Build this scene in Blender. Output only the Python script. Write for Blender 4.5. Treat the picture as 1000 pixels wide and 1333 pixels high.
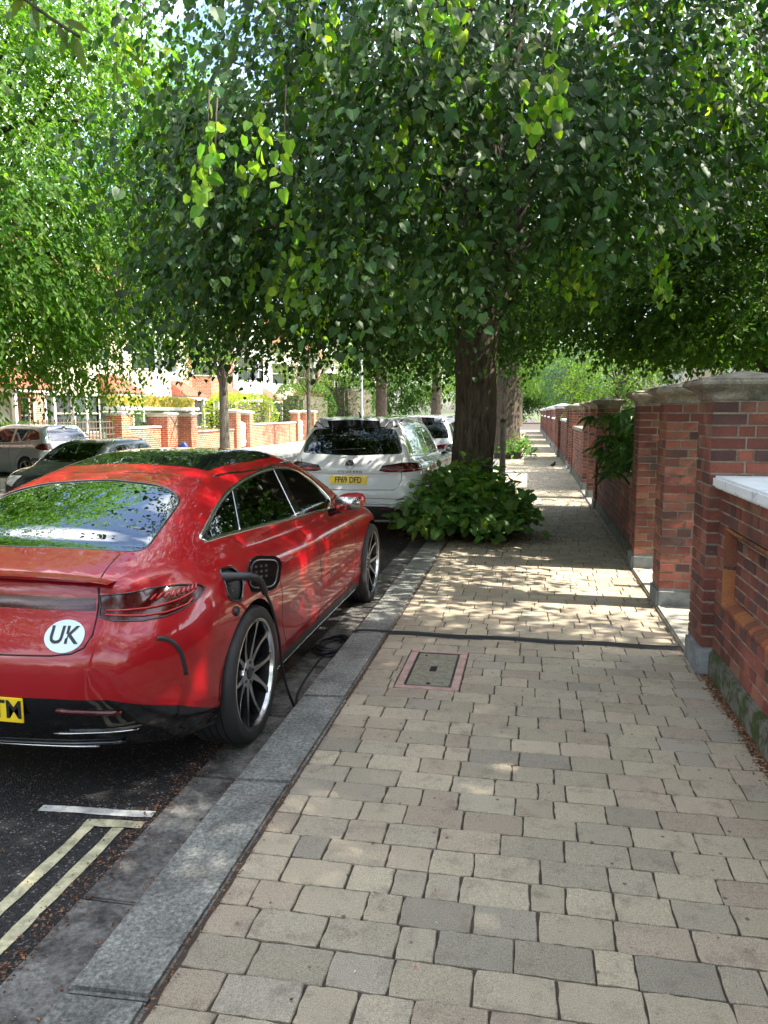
import bpy, bmesh, math, random
import numpy as np
from mathutils import Vector, Matrix
from mathutils.geometry import delaunay_2d_cdt

# ------------------------------------------------------------ camera, world, sun
sc = bpy.context.scene
for o in list(bpy.data.objects): bpy.data.objects.remove(o)
R = math.radians
cam_d = bpy.data.cameras.new("camera"); cam = bpy.data.objects.new("camera", cam_d)
sc.collection.objects.link(cam); sc.camera = cam
cam.location = (0, 0, 1.65)
cam.rotation_euler = (R(90 - 7.38), 0, R(10.67))
cam_d.sensor_fit = 'VERTICAL'; cam_d.sensor_height = 36; cam_d.lens = 27.0
cam_d.clip_start = 0.05; cam_d.clip_end = 2000
SUN_EL, SUN_AZ = 48.0, 92.0          # azimuth clockwise from +Y (0 = straight up the street, 90 = +X)
w = bpy.data.worlds.new("World"); sc.world = w; w.use_nodes = True
wn, wl = w.node_tree.nodes, w.node_tree.links
wn.clear()
sky = wn.new('ShaderNodeTexSky'); sky.sky_type = 'NISHITA'; sky.sun_disc = False
sky.sun_elevation = R(SUN_EL); sky.sun_rotation = R(SUN_AZ); sky.air_density = 1.0; sky.dust_density = 2.2
tc = wn.new('ShaderNodeTexCoord'); mp = wn.new('ShaderNodeMapping'); mp.inputs['Scale'].default_value = (1.2, 3.2, 3.0)
mp.inputs['Rotation'].default_value = (0.2, 0.3, 0.6)
nz = wn.new('ShaderNodeTexNoise'); nz.inputs['Scale'].default_value = 2.0; nz.inputs['Detail'].default_value = 7; nz.inputs['Distortion'].default_value = 0.7
rp = wn.new('ShaderNodeValToRGB'); rp.color_ramp.elements[0].position = 0.45; rp.color_ramp.elements[1].position = 0.72
mx = wn.new('ShaderNodeMix'); mx.data_type = 'RGBA'; mx.inputs['B'].default_value = (11.2, 11.2, 11.2, 1)
bg = wn.new('ShaderNodeBackground'); bg.inputs['Strength'].default_value = 0.15
wo = wn.new('ShaderNodeOutputWorld')
wl.new(tc.outputs['Generated'], mp.inputs[0]); wl.new(mp.outputs[0], nz.inputs['Vector']); wl.new(nz.outputs['Fac'], rp.inputs[0])
wl.new(rp.outputs[0], mx.inputs['Factor']); wl.new(sky.outputs[0], mx.inputs['A']); wl.new(mx.outputs['Result'], bg.inputs[0]); wl.new(bg.outputs[0], wo.inputs[0])
sun_d = bpy.data.lights.new("sun", 'SUN'); sun = bpy.data.objects.new("sun", sun_d); sc.collection.objects.link(sun)
sun_d.energy = 5.0; sun_d.angle = R(0.5); sun_d.color = (1.0, 0.93, 0.82)
sdir = Vector((math.sin(R(SUN_AZ)) * math.cos(R(SUN_EL)), math.cos(R(SUN_AZ)) * math.cos(R(SUN_EL)), math.sin(R(SUN_EL))))
sun.rotation_euler = sdir.to_track_quat('Z', 'Y').to_euler(); sun.location = (20, 10, 40)
sc.view_settings.view_transform = 'Standard'; sc.view_settings.look = 'None'; sc.view_settings.gamma = 1
sc.view_settings.exposure = 1.95
sc.render.engine = 'CYCLES'
sc.cycles.max_bounces = 8; sc.cycles.transparent_max_bounces = 12; sc.cycles.transmission_bounces = 5; sc.cycles.diffuse_bounces = 4
sc.render.resolution_x = 768; sc.render.resolution_y = 1024

# ------------------------------------------------------------ helpers
C = sc.collection
rnd = random.Random(7)
RN = np.random.default_rng(7)

def props(o, label=None, cat=None, group=None, kind=None):
    if label:
        o['label'] = label
        if not kind: kind = 'thing'
    if cat: o['category'] = cat
    if group: o['group'] = group
    if kind: o['kind'] = kind
    return o
def empty(name, loc=(0, 0, 0), rz=0, label=None, cat=None, group=None, parent=None):
    o = bpy.data.objects.new(name, None); C.objects.link(o); o.empty_display_size = .2
    o.location = loc; o.rotation_euler = (0, 0, rz); o.parent = parent
    return props(o, label, cat, group)
def obj(name, me, parent=None, loc=None, rz=0):
    o = bpy.data.objects.new(name, me); C.objects.link(o); o.parent = parent
    if loc: o.location = loc
    if rz: o.rotation_euler = (0, 0, rz)
    return o
def copy_tree(o, parent=None):
    c = o.copy(); C.objects.link(c); c.parent = parent
    for ch in list(o.children): copy_tree(ch, c)
    return c

def npmesh(name, V, F, mats, smooth=False, cols=None, midx=None, normals=None, uv=None):
    """V (n,3) ; F either list of tuples or (m,k) array"""
    me = bpy.data.meshes.new(name)
    V = np.asarray(V, dtype=np.float32).reshape(-1, 3)
    me.vertices.add(len(V)); me.vertices.foreach_set('co', V.ravel())
    if isinstance(F, np.ndarray):
        m, k = F.shape; li = F.ravel().astype(np.int32); st = np.arange(0, m * k, k, dtype=np.int32)
    else:
        m = len(F); li = np.fromiter((i for f in F for i in f), dtype=np.int32)
        ln = np.fromiter((len(f) for f in F), dtype=np.int32); st = np.concatenate([[0], np.cumsum(ln)[:-1]]).astype(np.int32) if m else np.zeros(0, np.int32)
    me.loops.add(len(li)); me.loops.foreach_set('vertex_index', li)
    me.polygons.add(m); me.polygons.foreach_set('loop_start', st)
    if not isinstance(mats, (list, tuple)): mats = [mats]
    for mt in mats: me.materials.append(mt)
    if midx is not None: me.polygons.foreach_set('material_index', np.asarray(midx, dtype=np.int32))
    me.update(calc_edges=True)
    me.polygons.foreach_set('use_smooth', np.full(m, bool(smooth)))
    if cols is not None:
        a = me.color_attributes.new('col', 'FLOAT_COLOR', 'POINT')
        cc = np.ones((len(V), 4), np.float32); cc[:, :3] = cols; a.data.foreach_set('color', cc.ravel())
    if uv is not None:
        l = me.uv_layers.new(name='UVMap'); l.data.foreach_set('uv', np.asarray(uv, np.float32).ravel())
    if normals is not None: me.normals_split_custom_set_from_vertices([tuple(n) for n in normals])
    return me

class MB:
    """collects polygons, then builds ONE mesh"""
    def __init__(s): s.v = []; s.f = []; s.c = []; s.mi = []; s.cur = (1, 1, 1); s.m = 0
    def add(s, vs, fs):
        b = len(s.v); s.v += [tuple(v) for v in vs]; s.c += [s.cur] * len(vs)
        for f in fs: s.f.append(tuple(b + i for i in f)); s.mi.append(s.m)
        return s
    def box(s, x0, x1, y0, y1, z0, z1, bev=0.0):
        if bev <= 0:
            vs = [(x, y, z) for z in (z0, z1) for y in (y0, y1) for x in (x0, x1)]
            return s.add(vs, [(0, 2, 3, 1), (4, 5, 7, 6), (0, 1, 5, 4), (2, 6, 7, 3), (0, 4, 6, 2), (1, 3, 7, 5)])
        b = min(bev, (x1 - x0) * .49, (y1 - y0) * .49, (z1 - z0) * .49)
        bm = bmesh.new(); bmesh.ops.create_cube(bm, size=1)
        for v in bm.verts: v.co = Vector((x0 + (v.co.x + .5) * (x1 - x0), y0 + (v.co.y + .5) * (y1 - y0), z0 + (v.co.z + .5) * (z1 - z0)))
        bmesh.ops.bevel(bm, geom=bm.edges[:], offset=b, segments=2, affect='EDGES')
        bm.verts.index_update()
        s.add([v.co for v in bm.verts], [[v.index for v in f.verts] for f in bm.faces]); bm.free(); return s
    def tube(s, pts, r, n=8, closed=False, caps=True):
        pts = [Vector(p) for p in pts]; k = len(pts)
        rr = r if hasattr(r, '__len__') else [r] * k
        vs = []; up = None
        for i, p in enumerate(pts):
            a = pts[(i - 1) % k] if (closed or i > 0) else pts[i]; b = pts[(i + 1) % k] if (closed or i < k - 1) else pts[i]
            t = (b - a)
            t = t.normalized() if t.length > 1e-9 else Vector((0, 0, 1))
            if up is None:
                up = Vector((0, 0, 1)) if abs(t.z) < .9 else Vector((1, 0, 0))
            up = (up - t * up.dot(t))
            up = up.normalized() if up.length > 1e-6 else t.orthogonal().normalized()
            sd = t.cross(up)
            for j in range(n):
                an = 2 * math.pi * j / n; vs.append(p + (up * math.cos(an) + sd * math.sin(an)) * rr[i])
        fs = []
        for i in range(k if closed else k - 1):
            i2 = (i + 1) % k
            for j in range(n): fs.append((i * n + j, i * n + (j + 1) % n, i2 * n + (j + 1) % n, i2 * n + j))
        if caps and not closed: fs += [tuple(range(n))[::-1], tuple(range((k - 1) * n, k * n))]
        return s.add(vs, fs)
    def lathe(s, prof, n=32, axis='z', o=(0, 0, 0)):
        vs = []; k = len(prof)
        for j in range(n):
            a = 2 * math.pi * j / n; c, d = math.cos(a), math.sin(a)
            for r, h in prof:
                q = (r * c, r * d, h) if axis == 'z' else (h, r * c, r * d)
                vs.append((q[0] + o[0], q[1] + o[1], q[2] + o[2]))
        fs = [(j * k + i, j * k + i + 1, ((j + 1) % n) * k + i + 1, ((j + 1) % n) * k + i) for j in range(n) for i in range(k - 1)]
        return s.add(vs, fs)
    def prism(s, poly, a, b, axis='x'):
        n = len(poly)
        def P(u, v, t): return {'x': (t, u, v), 'y': (u, t, v), 'z': (u, v, t)}[axis]
        vs = [P(u, v, a) for u, v in poly] + [P(u, v, b) for u, v in poly]
        return s.add(vs, [tuple(range(n))[::-1], tuple(range(n, 2 * n))] + [(i, (i + 1) % n, n + (i + 1) % n, n + i) for i in range(n)])
    def build(s, name, mat, parent=None, smooth=False, auto=None, loc=None, cols=False):
        me = npmesh(name, s.v, s.f, mat, smooth, cols=np.array(s.c) if cols else None, midx=s.mi)
        bm = bmesh.new(); bm.from_mesh(me); bmesh.ops.recalc_face_normals(bm, faces=bm.faces)
        bm.to_mesh(me); bm.free()
        if auto: me.set_sharp_from_angle(angle=R(auto)) if hasattr(me, 'set_sharp_from_angle') else None
        return obj(name, me, parent, loc)

def text_mesh(txt, size, bold=0.0):
    cu = bpy.data.curves.new('lettering', 'FONT'); cu.body = txt; cu.size = size; cu.align_x = 'CENTER'; cu.align_y = 'CENTER'; cu.offset = bold
    cu.resolution_u = 3
    o = bpy.data.objects.new('lettering', cu); C.objects.link(o)
    dg = bpy.context.evaluated_depsgraph_get(); me = bpy.data.meshes.new_from_object(o.evaluated_get(dg))
    bpy.data.objects.remove(o)
    V = np.array([v.co[:] for v in me.vertices]); F = [tuple(p.vertices) for p in me.polygons]
    bpy.data.meshes.remove(me)
    return V, F

# ------------------------------------------------------------ materials
def newmat(name):
    m = bpy.data.materials.new(name); m.use_nodes = True; nt = m.node_tree; nt.nodes.clear()
    out = nt.nodes.new('ShaderNodeOutputMaterial'); return m, nt, out
class N:
    def __init__(s, nt): s.nt = nt
    def __call__(s, kind, **kw):
        n = s.nt.nodes.new(kind)
        for k, v in kw.items():
            if k == 'props':
                for a, b in v.items(): setattr(n, a, b)
            else:
                key = k.replace('_', ' ')
                inp = n.inputs.get(key) if not k.startswith('i') or not k[1:].isdigit() else n.inputs[int(k[1:])]
                if inp is None: inp = n.inputs[key.title()]
                if isinstance(v, bpy.types.NodeSocket): s.nt.links.new(v, inp)
                else: inp.default_value = v if not (isinstance(v, tuple) and len(v) == 3 and inp.type == 'RGBA') else (*v, 1)
        return n
def noise(n, scale, detail=4, vec=None, rough=.55, dist=0):
    k = dict(Scale=scale, Detail=detail, Roughness=rough, Distortion=dist)
    if vec is not None: k['Vector'] = vec
    return n('ShaderNodeTexNoise', **k)
def ramp(n, fac, stops):
    r = n('ShaderNodeValToRGB', Fac=fac); e = r.color_ramp.elements
    while len(e) < len(stops): e.new(.5)
    for i, (p, c) in enumerate(stops):
        e[i].position = p; e[i].color = (*c, 1) if len(c) == 3 else c
    return r.outputs[0]
def mix(n, f, a, b, mode='MIX'):
    m = n('ShaderNodeMix', props=dict(data_type='RGBA', blend_type=mode))
    for key, v in (('Factor', f), ('A', a), ('B', b)):
        s = [i for i in m.inputs if i.name == key and i.type == ('VALUE' if key == 'Factor' else 'RGBA')][0]
        if isinstance(v, bpy.types.NodeSocket): n.nt.links.new(v, s)
        else: s.default_value = (*v, 1) if isinstance(v, tuple) and len(v) == 3 else v
    return [o for o in m.outputs if o.type == 'RGBA'][0]
def g(v): return (v, v, v)
def finish(n, out, **kw):
    b = n('ShaderNodeBsdfPrincipled'); 
    for k, v in kw.items():
        s = b.inputs[k.replace('_', ' ')]
        if isinstance(v, bpy.types.NodeSocket): n.nt.links.new(v, s)
        else: s.default_value = (*v, 1) if isinstance(v, tuple) and len(v) == 3 and s.type == 'RGBA' else v
    n.nt.links.new(b.outputs[0], out.inputs[0]); return b
def bump(n, h, strength=.5, dist=.01, normal=None):
    b = n('ShaderNodeBump', Height=h, Strength=strength, Distance=dist)
    if normal is not None: n.nt.links.new(normal, b.inputs['Normal'])
    return b.outputs[0]
def pos(n): return n('ShaderNodeNewGeometry').outputs['Position']
def oco(n): return n('ShaderNodeTexCoord').outputs['Object']
def att(n): return n('ShaderNodeAttribute', props=dict(attribute_name='col')).outputs['Color']

def m_plain(name, col, rough=.5, metal=0., coat=0., var=.12, scale=8, bmp=0., spec=.5, emit=None):
    m, nt, out = newmat(name); n = N(nt)
    c = mix(n, noise(n, scale, 5, oco(n)).outputs['Fac'], tuple(x * (1 - var) for x in col), tuple(min(1, x * (1 + var)) for x in col))
    kw = dict(Base_Color=c, Roughness=rough, Metallic=metal, Coat_Weight=coat, Specular_IOR_Level=spec)
    if bmp: kw['Normal'] = bump(n, noise(n, scale * 8, 4, oco(n)).outputs['Fac'], bmp, .005)
    finish(n, out, **kw); return m
def m_paint(name, col, metal=.35, rough=.28, flake=.15, dirt=.0, cr0=.02):
    m, nt, out = newmat(name); n = N(nt)
    fl = noise(n, 900, 1, oco(n)).outputs['Fac']
    c = mix(n, fl, tuple(x * (1 - flake) for x in col), tuple(min(1, x * (1 + flake)) for x in col))
    bf = n('ShaderNodeNewGeometry').outputs['Backfacing']
    dn = ramp(n, noise(n, 2.2, 7, oco(n), .65).outputs['Fac'], [(.45, g(0)), (.75, g(1))])
    ds = n('ShaderNodeMath', i0=dn, i1=dirt, props=dict(operation='MULTIPLY')).outputs[0]
    c = mix(n, ds, c, (.22, .19, .15))
    c = mix(n, bf, c, (.03, .03, .03))
    r2 = n('ShaderNodeMath', i0=ds, i1=rough, props=dict(operation='ADD')).outputs[0]
    cr = n('ShaderNodeMath', i0=dn, i1=.10 if dirt else .01, props=dict(operation='MULTIPLY')).outputs[0]
    cr2 = n('ShaderNodeMath', i0=cr, i1=cr0, props=dict(operation='ADD')).outputs[0]
    ow = n('ShaderNodeMath', i0=1.0, i1=bf, props=dict(operation='SUBTRACT')).outputs[0]
    finish(n, out, Base_Color=c, Metallic=metal, Roughness=r2, Coat_Weight=ow, Coat_Roughness=cr2,
           Coat_IOR=1.5, Specular_IOR_Level=.25)
    return m
def m_glass(name, tint=(.2, .23, .22), refl=1.0):
    m, nt, out = newmat(name); n = N(nt)
    tr = n('ShaderNodeBsdfTransparent', Color=tint)
    gl = n('ShaderNodeBsdfGlossy', Color=(.95, .97, 1.0), Roughness=.015)
    fr = n('ShaderNodeFresnel', IOR=1.62)
    mm = n('ShaderNodeMath', i0=fr.outputs[0], i1=refl, props=dict(operation='MULTIPLY', use_clamp=True))
    ms = n('ShaderNodeMixShader', Fac=mm.outputs[0]); nt.links.new(tr.outputs[0], ms.inputs[1]); nt.links.new(gl.outputs[0], ms.inputs[2])
    nt.links.new(ms.outputs[0], out.inputs[0]); return m
def m_leaf(name, trans=.42, rough=.46, vein=True, bright=1.0):
    m, nt, out = newmat(name); n = N(nt)
    a = att(n)
    v = noise(n, 30, 3, oco(n)).outputs['Fac']
    c = mix(n, v, mix(n, 1.0, a, g(.72 * bright), 'MULTIPLY'), mix(n, 1.0, a, g(1.2 * bright), 'MULTIPLY'))
    b = n('ShaderNodeBsdfPrincipled', Roughness=rough); nt.links.new(c, b.inputs['Base Color'])
    b.inputs['Specular IOR Level'].default_value = .22
    tcol = mix(n, 1.0, c, (1.9, 2.1, .55), 'MULTIPLY')
    t = n('ShaderNodeBsdfTranslucent'); nt.links.new(tcol, t.inputs['Color'])
    ms = n('ShaderNodeMixShader', Fac=trans); nt.links.new(b.outputs[0], ms.inputs[1]); nt.links.new(t.outputs[0], ms.inputs[2])
    nt.links.new(ms.outputs[0], out.inputs[0]); return m
def m_brick(name, dirt=(.05, .045, .04), k=.55):
    m, nt, out = newmat(name); n = N(nt); p = pos(n)
    a = att(n)
    fine = noise(n, 90, 6, p, .7).outputs['Fac']
    c = mix(n, ramp(n, fine, [(.3, g(0)), (.75, g(1))]), mix(n, 1.0, a, g(.7), 'MULTIPLY'), mix(n, 1.0, a, g(1.25), 'MULTIPLY'))
    st = ramp(n, noise(n, 2.6, 7, p, .68).outputs['Fac'], [(.44, g(0)), (.72, g(1))])
    sf = n('ShaderNodeMath', i0=st, i1=k, props=dict(operation='MULTIPLY')).outputs[0]
    c = mix(n, sf, c, dirt)
    so = ramp(n, noise(n, .8, 6, p, .6).outputs['Fac'], [(.42, g(.62)), (.62, g(1.1))])
    c = mix(n, 1.0, c, so, 'MULTIPLY')
    wt = ramp(n, noise(n, 11, 8, p, .82).outputs['Fac'], [(.60, g(0)), (.74, g(.5))])
    c = mix(n, wt, c, (.5, .46, .42))
    h = n('ShaderNodeMath', i0=fine, i1=noise(n, 260, 3, p).outputs['Fac'], props=dict(operation='ADD')).outputs[0]
    finish(n, out, Base_Color=c, Roughness=.88, Specular_IOR_Level=.25, Normal=bump(n, h, .7, .004)); return m
def m_stone(name, a=(.30, .28, .24), b=(.10, .10, .08), sc_=3.0, moss=None, rough=.9, hi=.62, bs=.6, bd=.006, fs=70, fc=(.55, 1.5)):
    m, nt, out = newmat(name); n = N(nt); p = pos(n)
    f = noise(n, sc_, 8, p, .7, .3).outputs['Fac']
    c = ramp(n, f, [(.34, b), (hi, a)])
    f2 = noise(n, fs, 6, p, .75).outputs['Fac']
    c = mix(n, .8 if fs != 70 else .5, c, mix(n, ramp(n, f2, [(.3, g(0)), (.7, g(1))]) if fs != 70 else f2, g(fc[0]), g(fc[1])), 'MULTIPLY')
    if moss:
        mf = ramp(n, noise(n, 7, 8, p, .75).outputs['Fac'], [(.46, g(0)), (.56, g(1))])
        c = mix(n, mf, c, moss)
    finish(n, out, Base_Color=c, Roughness=rough, Specular_IOR_Level=.25, Normal=bump(n, mix(n, .5, f2, f), bs, bd)); return m
def m_granite(name):
    m, nt, out = newmat(name); n = N(nt); p = pos(n)
    v = noise(n, 62, 7, p, .85).outputs['Fac']
    c = ramp(n, v, [(.34, (.045, .046, .041)), (.47, (.175, .178, .160)), (.56, (.29, .295, .27)), (.68, (.54, .54, .50))])
    big = ramp(n, noise(n, 3.2, 8, p, .7).outputs['Fac'], [(.35, g(.55)), (.65, g(1.25))])
    c = mix(n, 1.0, c, big, 'MULTIPLY')
    lich = ramp(n, noise(n, 1.7, 9, p, .8).outputs['Fac'], [(.58, g(0)), (.68, g(.6))])
    c = mix(n, lich, c, (.07, .075, .06))
    jy = n('ShaderNodeSeparateXYZ', Vector=p).outputs['Y']
    h = n('ShaderNodeMath', i0=v, i1=noise(n, 45, 4, p).outputs['Fac'], props=dict(operation='ADD')).outputs[0]
    finish(n, out, Base_Color=c, Roughness=.62, Specular_IOR_Level=.4, Normal=bump(n, h, 1.0, .008)); return m
def m_asphalt(name, base=.022):
    m, nt, out = newmat(name); n = N(nt); p = pos(n)
    v = n('ShaderNodeTexVoronoi', Scale=130, Vector=p); cell = n('ShaderNodeSeparateXYZ', Vector=v.outputs['Color']).outputs['X']
    c = ramp(n, cell, [(0, g(base * .5)), (.6, g(base)), (.93, g(base * 2.2)), (1, g(.16))])
    c = mix(n, 1.0, c, ramp(n, noise(n, 1.1, 7, p, .7).outputs['Fac'], [(.3, g(.6)), (.7, g(1.6))]), 'MULTIPLY')
    finish(n, out, Base_Color=c, Roughness=.72, Specular_IOR_Level=.4, Normal=bump(n, v.outputs['Distance'], 1.0, .006)); return m
def m_paver(name):
    m, nt, out = newmat(name); n = N(nt); p = pos(n)
    a = att(n)
    f = noise(n, 160, 5, p, .75).outputs['Fac']
    c = mix(n, ramp(n, f, [(.32, g(0)), (.7, g(1))]), mix(n, 1.0, a, g(.72), 'MULTIPLY'), mix(n, 1.0, a, g(1.22), 'MULTIPLY'))
    b = ramp(n, noise(n, 8, 7, p, .75).outputs['Fac'], [(.52, g(0)), (.66, g(.55))])
    c = mix(n, b, c, (.16, .13, .10))
    b1 = ramp(n, noise(n, .9, 6, p, .65).outputs['Fac'], [(.45, g(0)), (.8, g(.4))])
    c = mix(n, b1, c, (.17, .145, .115))
    gr = ramp(n, noise(n, 330, 3, p, .6).outputs['Fac'], [(.30, g(.45)), (.48, g(1.0)), (.74, g(1.4))])
    c = mix(n, 1.0, c, gr, 'MULTIPLY')
    ms_ = ramp(n, noise(n, 3.1, 8, p, .8).outputs['Fac'], [(.60, g(0)), (.72, g(.55))])
    c = mix(n, ms_, c, (.10, .105, .06))
    bl_ = ramp(n, noise(n, 34, 5, p, .7).outputs['Fac'], [(.62, g(0)), (.72, g(.45))])
    c = mix(n, bl_, c, (.075, .065, .055))
    spots = n('ShaderNodeTexVoronoi', Scale=9, Vector=p, Randomness=1.0)
    sp = ramp(n, spots.outputs['Distance'], [(.05, g(.8)), (.085, g(0))])
    c = mix(n, sp, c, (.06, .055, .05))
    finish(n, out, Base_Color=c, Roughness=.85, Specular_IOR_Level=.3, Normal=bump(n, f, .8, .004)); return m
def m_bark(name, a=(.125, .098, .074), b=(.026, .020, .015)):
    m, nt, out = newmat(name); n = N(nt)
    mpn = n('ShaderNodeMapping', Vector=oco(n)); mpn.inputs['Scale'].default_value = (1, 1, .16)
    f = noise(n, 22, 7, mpn.outputs[0], .7, .6).outputs['Fac']
    c = ramp(n, f, [(.36, b), (.62, a)])
    c = mix(n, ramp(n, noise(n, 3, 5, oco(n)).outputs['Fac'], [(.5, g(0)), (.75, g(.35))]), c, (.06, .075, .035))
    finish(n, out, Base_Color=c, Roughness=.92, Specular_IOR_Level=.2, Normal=bump(n, f, 1.0, .035)); return m
def m_brickproc(name, c1, c2, mortar=(.45, .42, .36)):
    m, nt, out = newmat(name); n = N(nt)
    uv = n('ShaderNodeUVMap').outputs[0]
    b = n('ShaderNodeTexBrick', Vector=uv, Color1=c1, Color2=c2, Mortar=mortar, Scale=1.0, Mortar_Size=.006, Brick_Width=.225, Row_Height=.075)
    p = pos(n)
    c = mix(n, .8, b.outputs['Color'], ramp(n, noise(n, 5, 7, p, .7).outputs['Fac'], [(.3, g(.6)), (.7, g(1.3))]), 'MULTIPLY')
    finish(n, out, Base_Color=c, Roughness=.9, Specular_IOR_Level=.2, Normal=bump(n, b.outputs['Fac'], -.6, .006)); return m
def m_tiles(name, col=(.33, .10, .055)):
    m, nt, out = newmat(name); n = N(nt)
    uv = n('ShaderNodeUVMap').outputs[0]
    b = n('ShaderNodeTexBrick', Vector=uv, Color1=col, Color2=tuple(x * .6 for x in col), Mortar=(.03, .015, .01), Scale=1.0, Mortar_Size=.008, Brick_Width=.17, Row_Height=.11)
    c = mix(n, .8, b.outputs['Color'], ramp(n, noise(n, 4, 7, pos(n), .7).outputs['Fac'], [(.3, g(.6)), (.7, g(1.3))]), 'MULTIPLY')
    finish(n, out, Base_Color=c, Roughness=.85, Normal=bump(n, b.outputs['Fac'], -.8, .015)); return m

M = dict(
    red=m_paint('red_paint', (.30, .0012, .006), .08, .4, .08, 0, .012),
    white=m_paint('white_paint', (.60, .62, .63), 0, .35, .02, .06),
    silver=m_paint('silver_paint', (.42, .47, .52), .55, .35, .1, .08),
    blackp=m_paint('black_paint', (.012, .013, .015), .2, .3, .1, .03),
    greyp=m_paint('grey_paint', (.10, .11, .125), .5, .35, .1, .08),
    gloss_black=m_plain('gloss_black_trim', (.006, .006, .007), .09, coat=.6),
    black_plastic=m_plain('black_plastic', (.018, .018, .019), .45, bmp=.1),
    dark_void=m_plain('dark_underside', (.008, .008, .008), .9),
    rubber=m_plain('tyre_rubber', (.022, .022, .023), .62, var=.25, bmp=.15),
    alloy=m_plain('machined_alloy', (.62, .62, .63), .22, metal=1.0, var=.06),
    alloy_dark=m_plain('dark_alloy', (.018, .018, .02), .25, metal=.3, coat=.4),
    steel=m_plain('brake_steel', (.25, .25, .25), .35, metal=1.0),
    chrome=m_plain('satin_chrome', (.62, .62, .60), .2, metal=1.0, var=.04),
    lamp=m_plain('red_lamp', (.055, .0015, .002), .16, coat=.35, var=.6, scale=30),
    lampglow=m_plain('red_lamp_bar', (.40, .008, .012), .2, coat=.4, var=.2, scale=60),
    lampclear=m_plain('clear_lamp', (.55, .56, .58), .08, metal=.5, coat=1.0, var=.4, scale=40),
    glass=m_glass('tinted_glass', (.36, .42, .38), 1.1),
    privacy=m_glass('privacy_glass', (.035, .04, .04), 1.4),
    reargl=m_glass('rear_glass', (.035, .045, .05), 2.6),
    roofgl=m_plain('black_roof_glass', (.006, .007, .008), .03, coat=1.0),
    plate_y=m_plain('yellow_plate', (.80, .58, .02), .35, var=.03),
    plate_w=m_plain('white_plate', (.75, .75, .75), .35, var=.03),
    ink=m_plain('black_lettering', (.012, .012, .012), .4),
    sticker=m_plain('white_vinyl', (.62, .76, .84), .3, var=.02),
    seat=m_plain('seat_leather', (.30, .30, .27), .55, bmp=.1),
    seat_dark=m_plain('dark_seat_fabric', (.03, .03, .032), .7),
    cable=m_plain('cable_rubber', (.014, .014, .015), .45),
    brick=m_brick('red_brick', k=.85), orange=m_brick('orange_moulded_brick', k=.45),
    mortar=m_stone('lime_mortar', (.33, .285, .225), (.14, .115, .09), 9),
    stone=m_stone('weathered_cap_stone', (.27, .24, .19), (.085, .078, .062), 6, fs=60, fc=(.45, 1.7)),
    coping=m_stone('white_coping', (.62, .66, .68), (.30, .33, .34), 9, hi=.45),
    plinth=m_stone('mossy_render', (.17, .165, .14), (.07, .07, .06), 4, moss=(.045, .06, .018)),
    plinth2=m_stone('grey_plinth_stone', (.24, .255, .25), (.12, .13, .125), 6),
    concrete=m_stone('gateway_concrete', (.34, .32, .27), (.18, .17, .14), 5),
    granite=m_granite('granite_kerb'), asphalt=m_asphalt('asphalt', .013), oldasphalt=m_asphalt('old_asphalt', .05),
    gutter=m_stone('gutter_slab', (.155, .150, .138), (.030, .028, .026), 5.5, bs=1.0, bd=.014, fs=48, fc=(.3, 2.0), rough=.75),
    paver=m_paver('block_paver'), joint=m_plain('joint_soil', (.060, .045, .034), .95, var=.5, scale=60, bmp=.5),
    cover=m_stone('cover_infill', (.22, .205, .15), (.12, .11, .08), 25, bs=1.0, fs=140, fc=(.3, 2.0)), pink=m_stone('pink_surround', (.44, .29, .25), (.26, .18, .15), 12),
    ypaint=m_stone('yellow_road_paint', (.52, .49, .32), (.22, .21, .14), 14), wpaint=m_stone('white_road_paint', (.62, .62, .58), (.30, .30, .28), 14),
    bark=m_bark('lime_bark'), bark2=m_bark('grey_bark', (.12, .11, .085), (.04, .035, .028)),
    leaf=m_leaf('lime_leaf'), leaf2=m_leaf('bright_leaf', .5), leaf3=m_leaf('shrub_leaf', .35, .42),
    soil=m_plain('soil', (.05, .035, .025), .95, var=.4, scale=12, bmp=.5), grass=m_plain('lawn', (.06, .09, .02), .95, var=.4, scale=3),
    litter=m_leaf('dry_litter', .1, .8), hb=m_brickproc('house_brick', (.42, .12, .05), (.30, .075, .035)),
    hb2=m_brickproc('pale_house_brick', (.40, .16, .09), (.30, .11, .06)), tiles=m_tiles('clay_tiles'),
    slate=m_tiles('slate_tiles', (.10, .10, .11)), wtrim=m_plain('white_trim', (.58, .57, .53), .5, var=.05), cream=m_plain('cream_render', (.52, .46, .35), .85, var=.06),
    pane=m_plain('house_window_pane', (.05, .06, .065), .06, coat=1, spec=.8), door=m_plain('painted_door', (.10, .16, .13), .35),
    wood=m_stone('weathered_wood', (.13, .11, .08), (.05, .045, .035), 6), pole=m_plain('grey_pole', (.12, .13, .12), .6),
    binp=m_plain('teal_bin_plastic', (.01, .10, .11), .45), feather=m_plain('black_feather', (.01, .01, .012), .5), featherw=m_plain('white_feather', (.55, .55, .55), .6),
    petal=m_plain('red_petal', (.60, .10, .10), .6, var=.3, scale=30), blueb=m_plain('blue_sack', (.03, .06, .25), .5),
    gate=m_plain('white_gate', (.70, .74, .76), .5),
)
print('materials ok')
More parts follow.
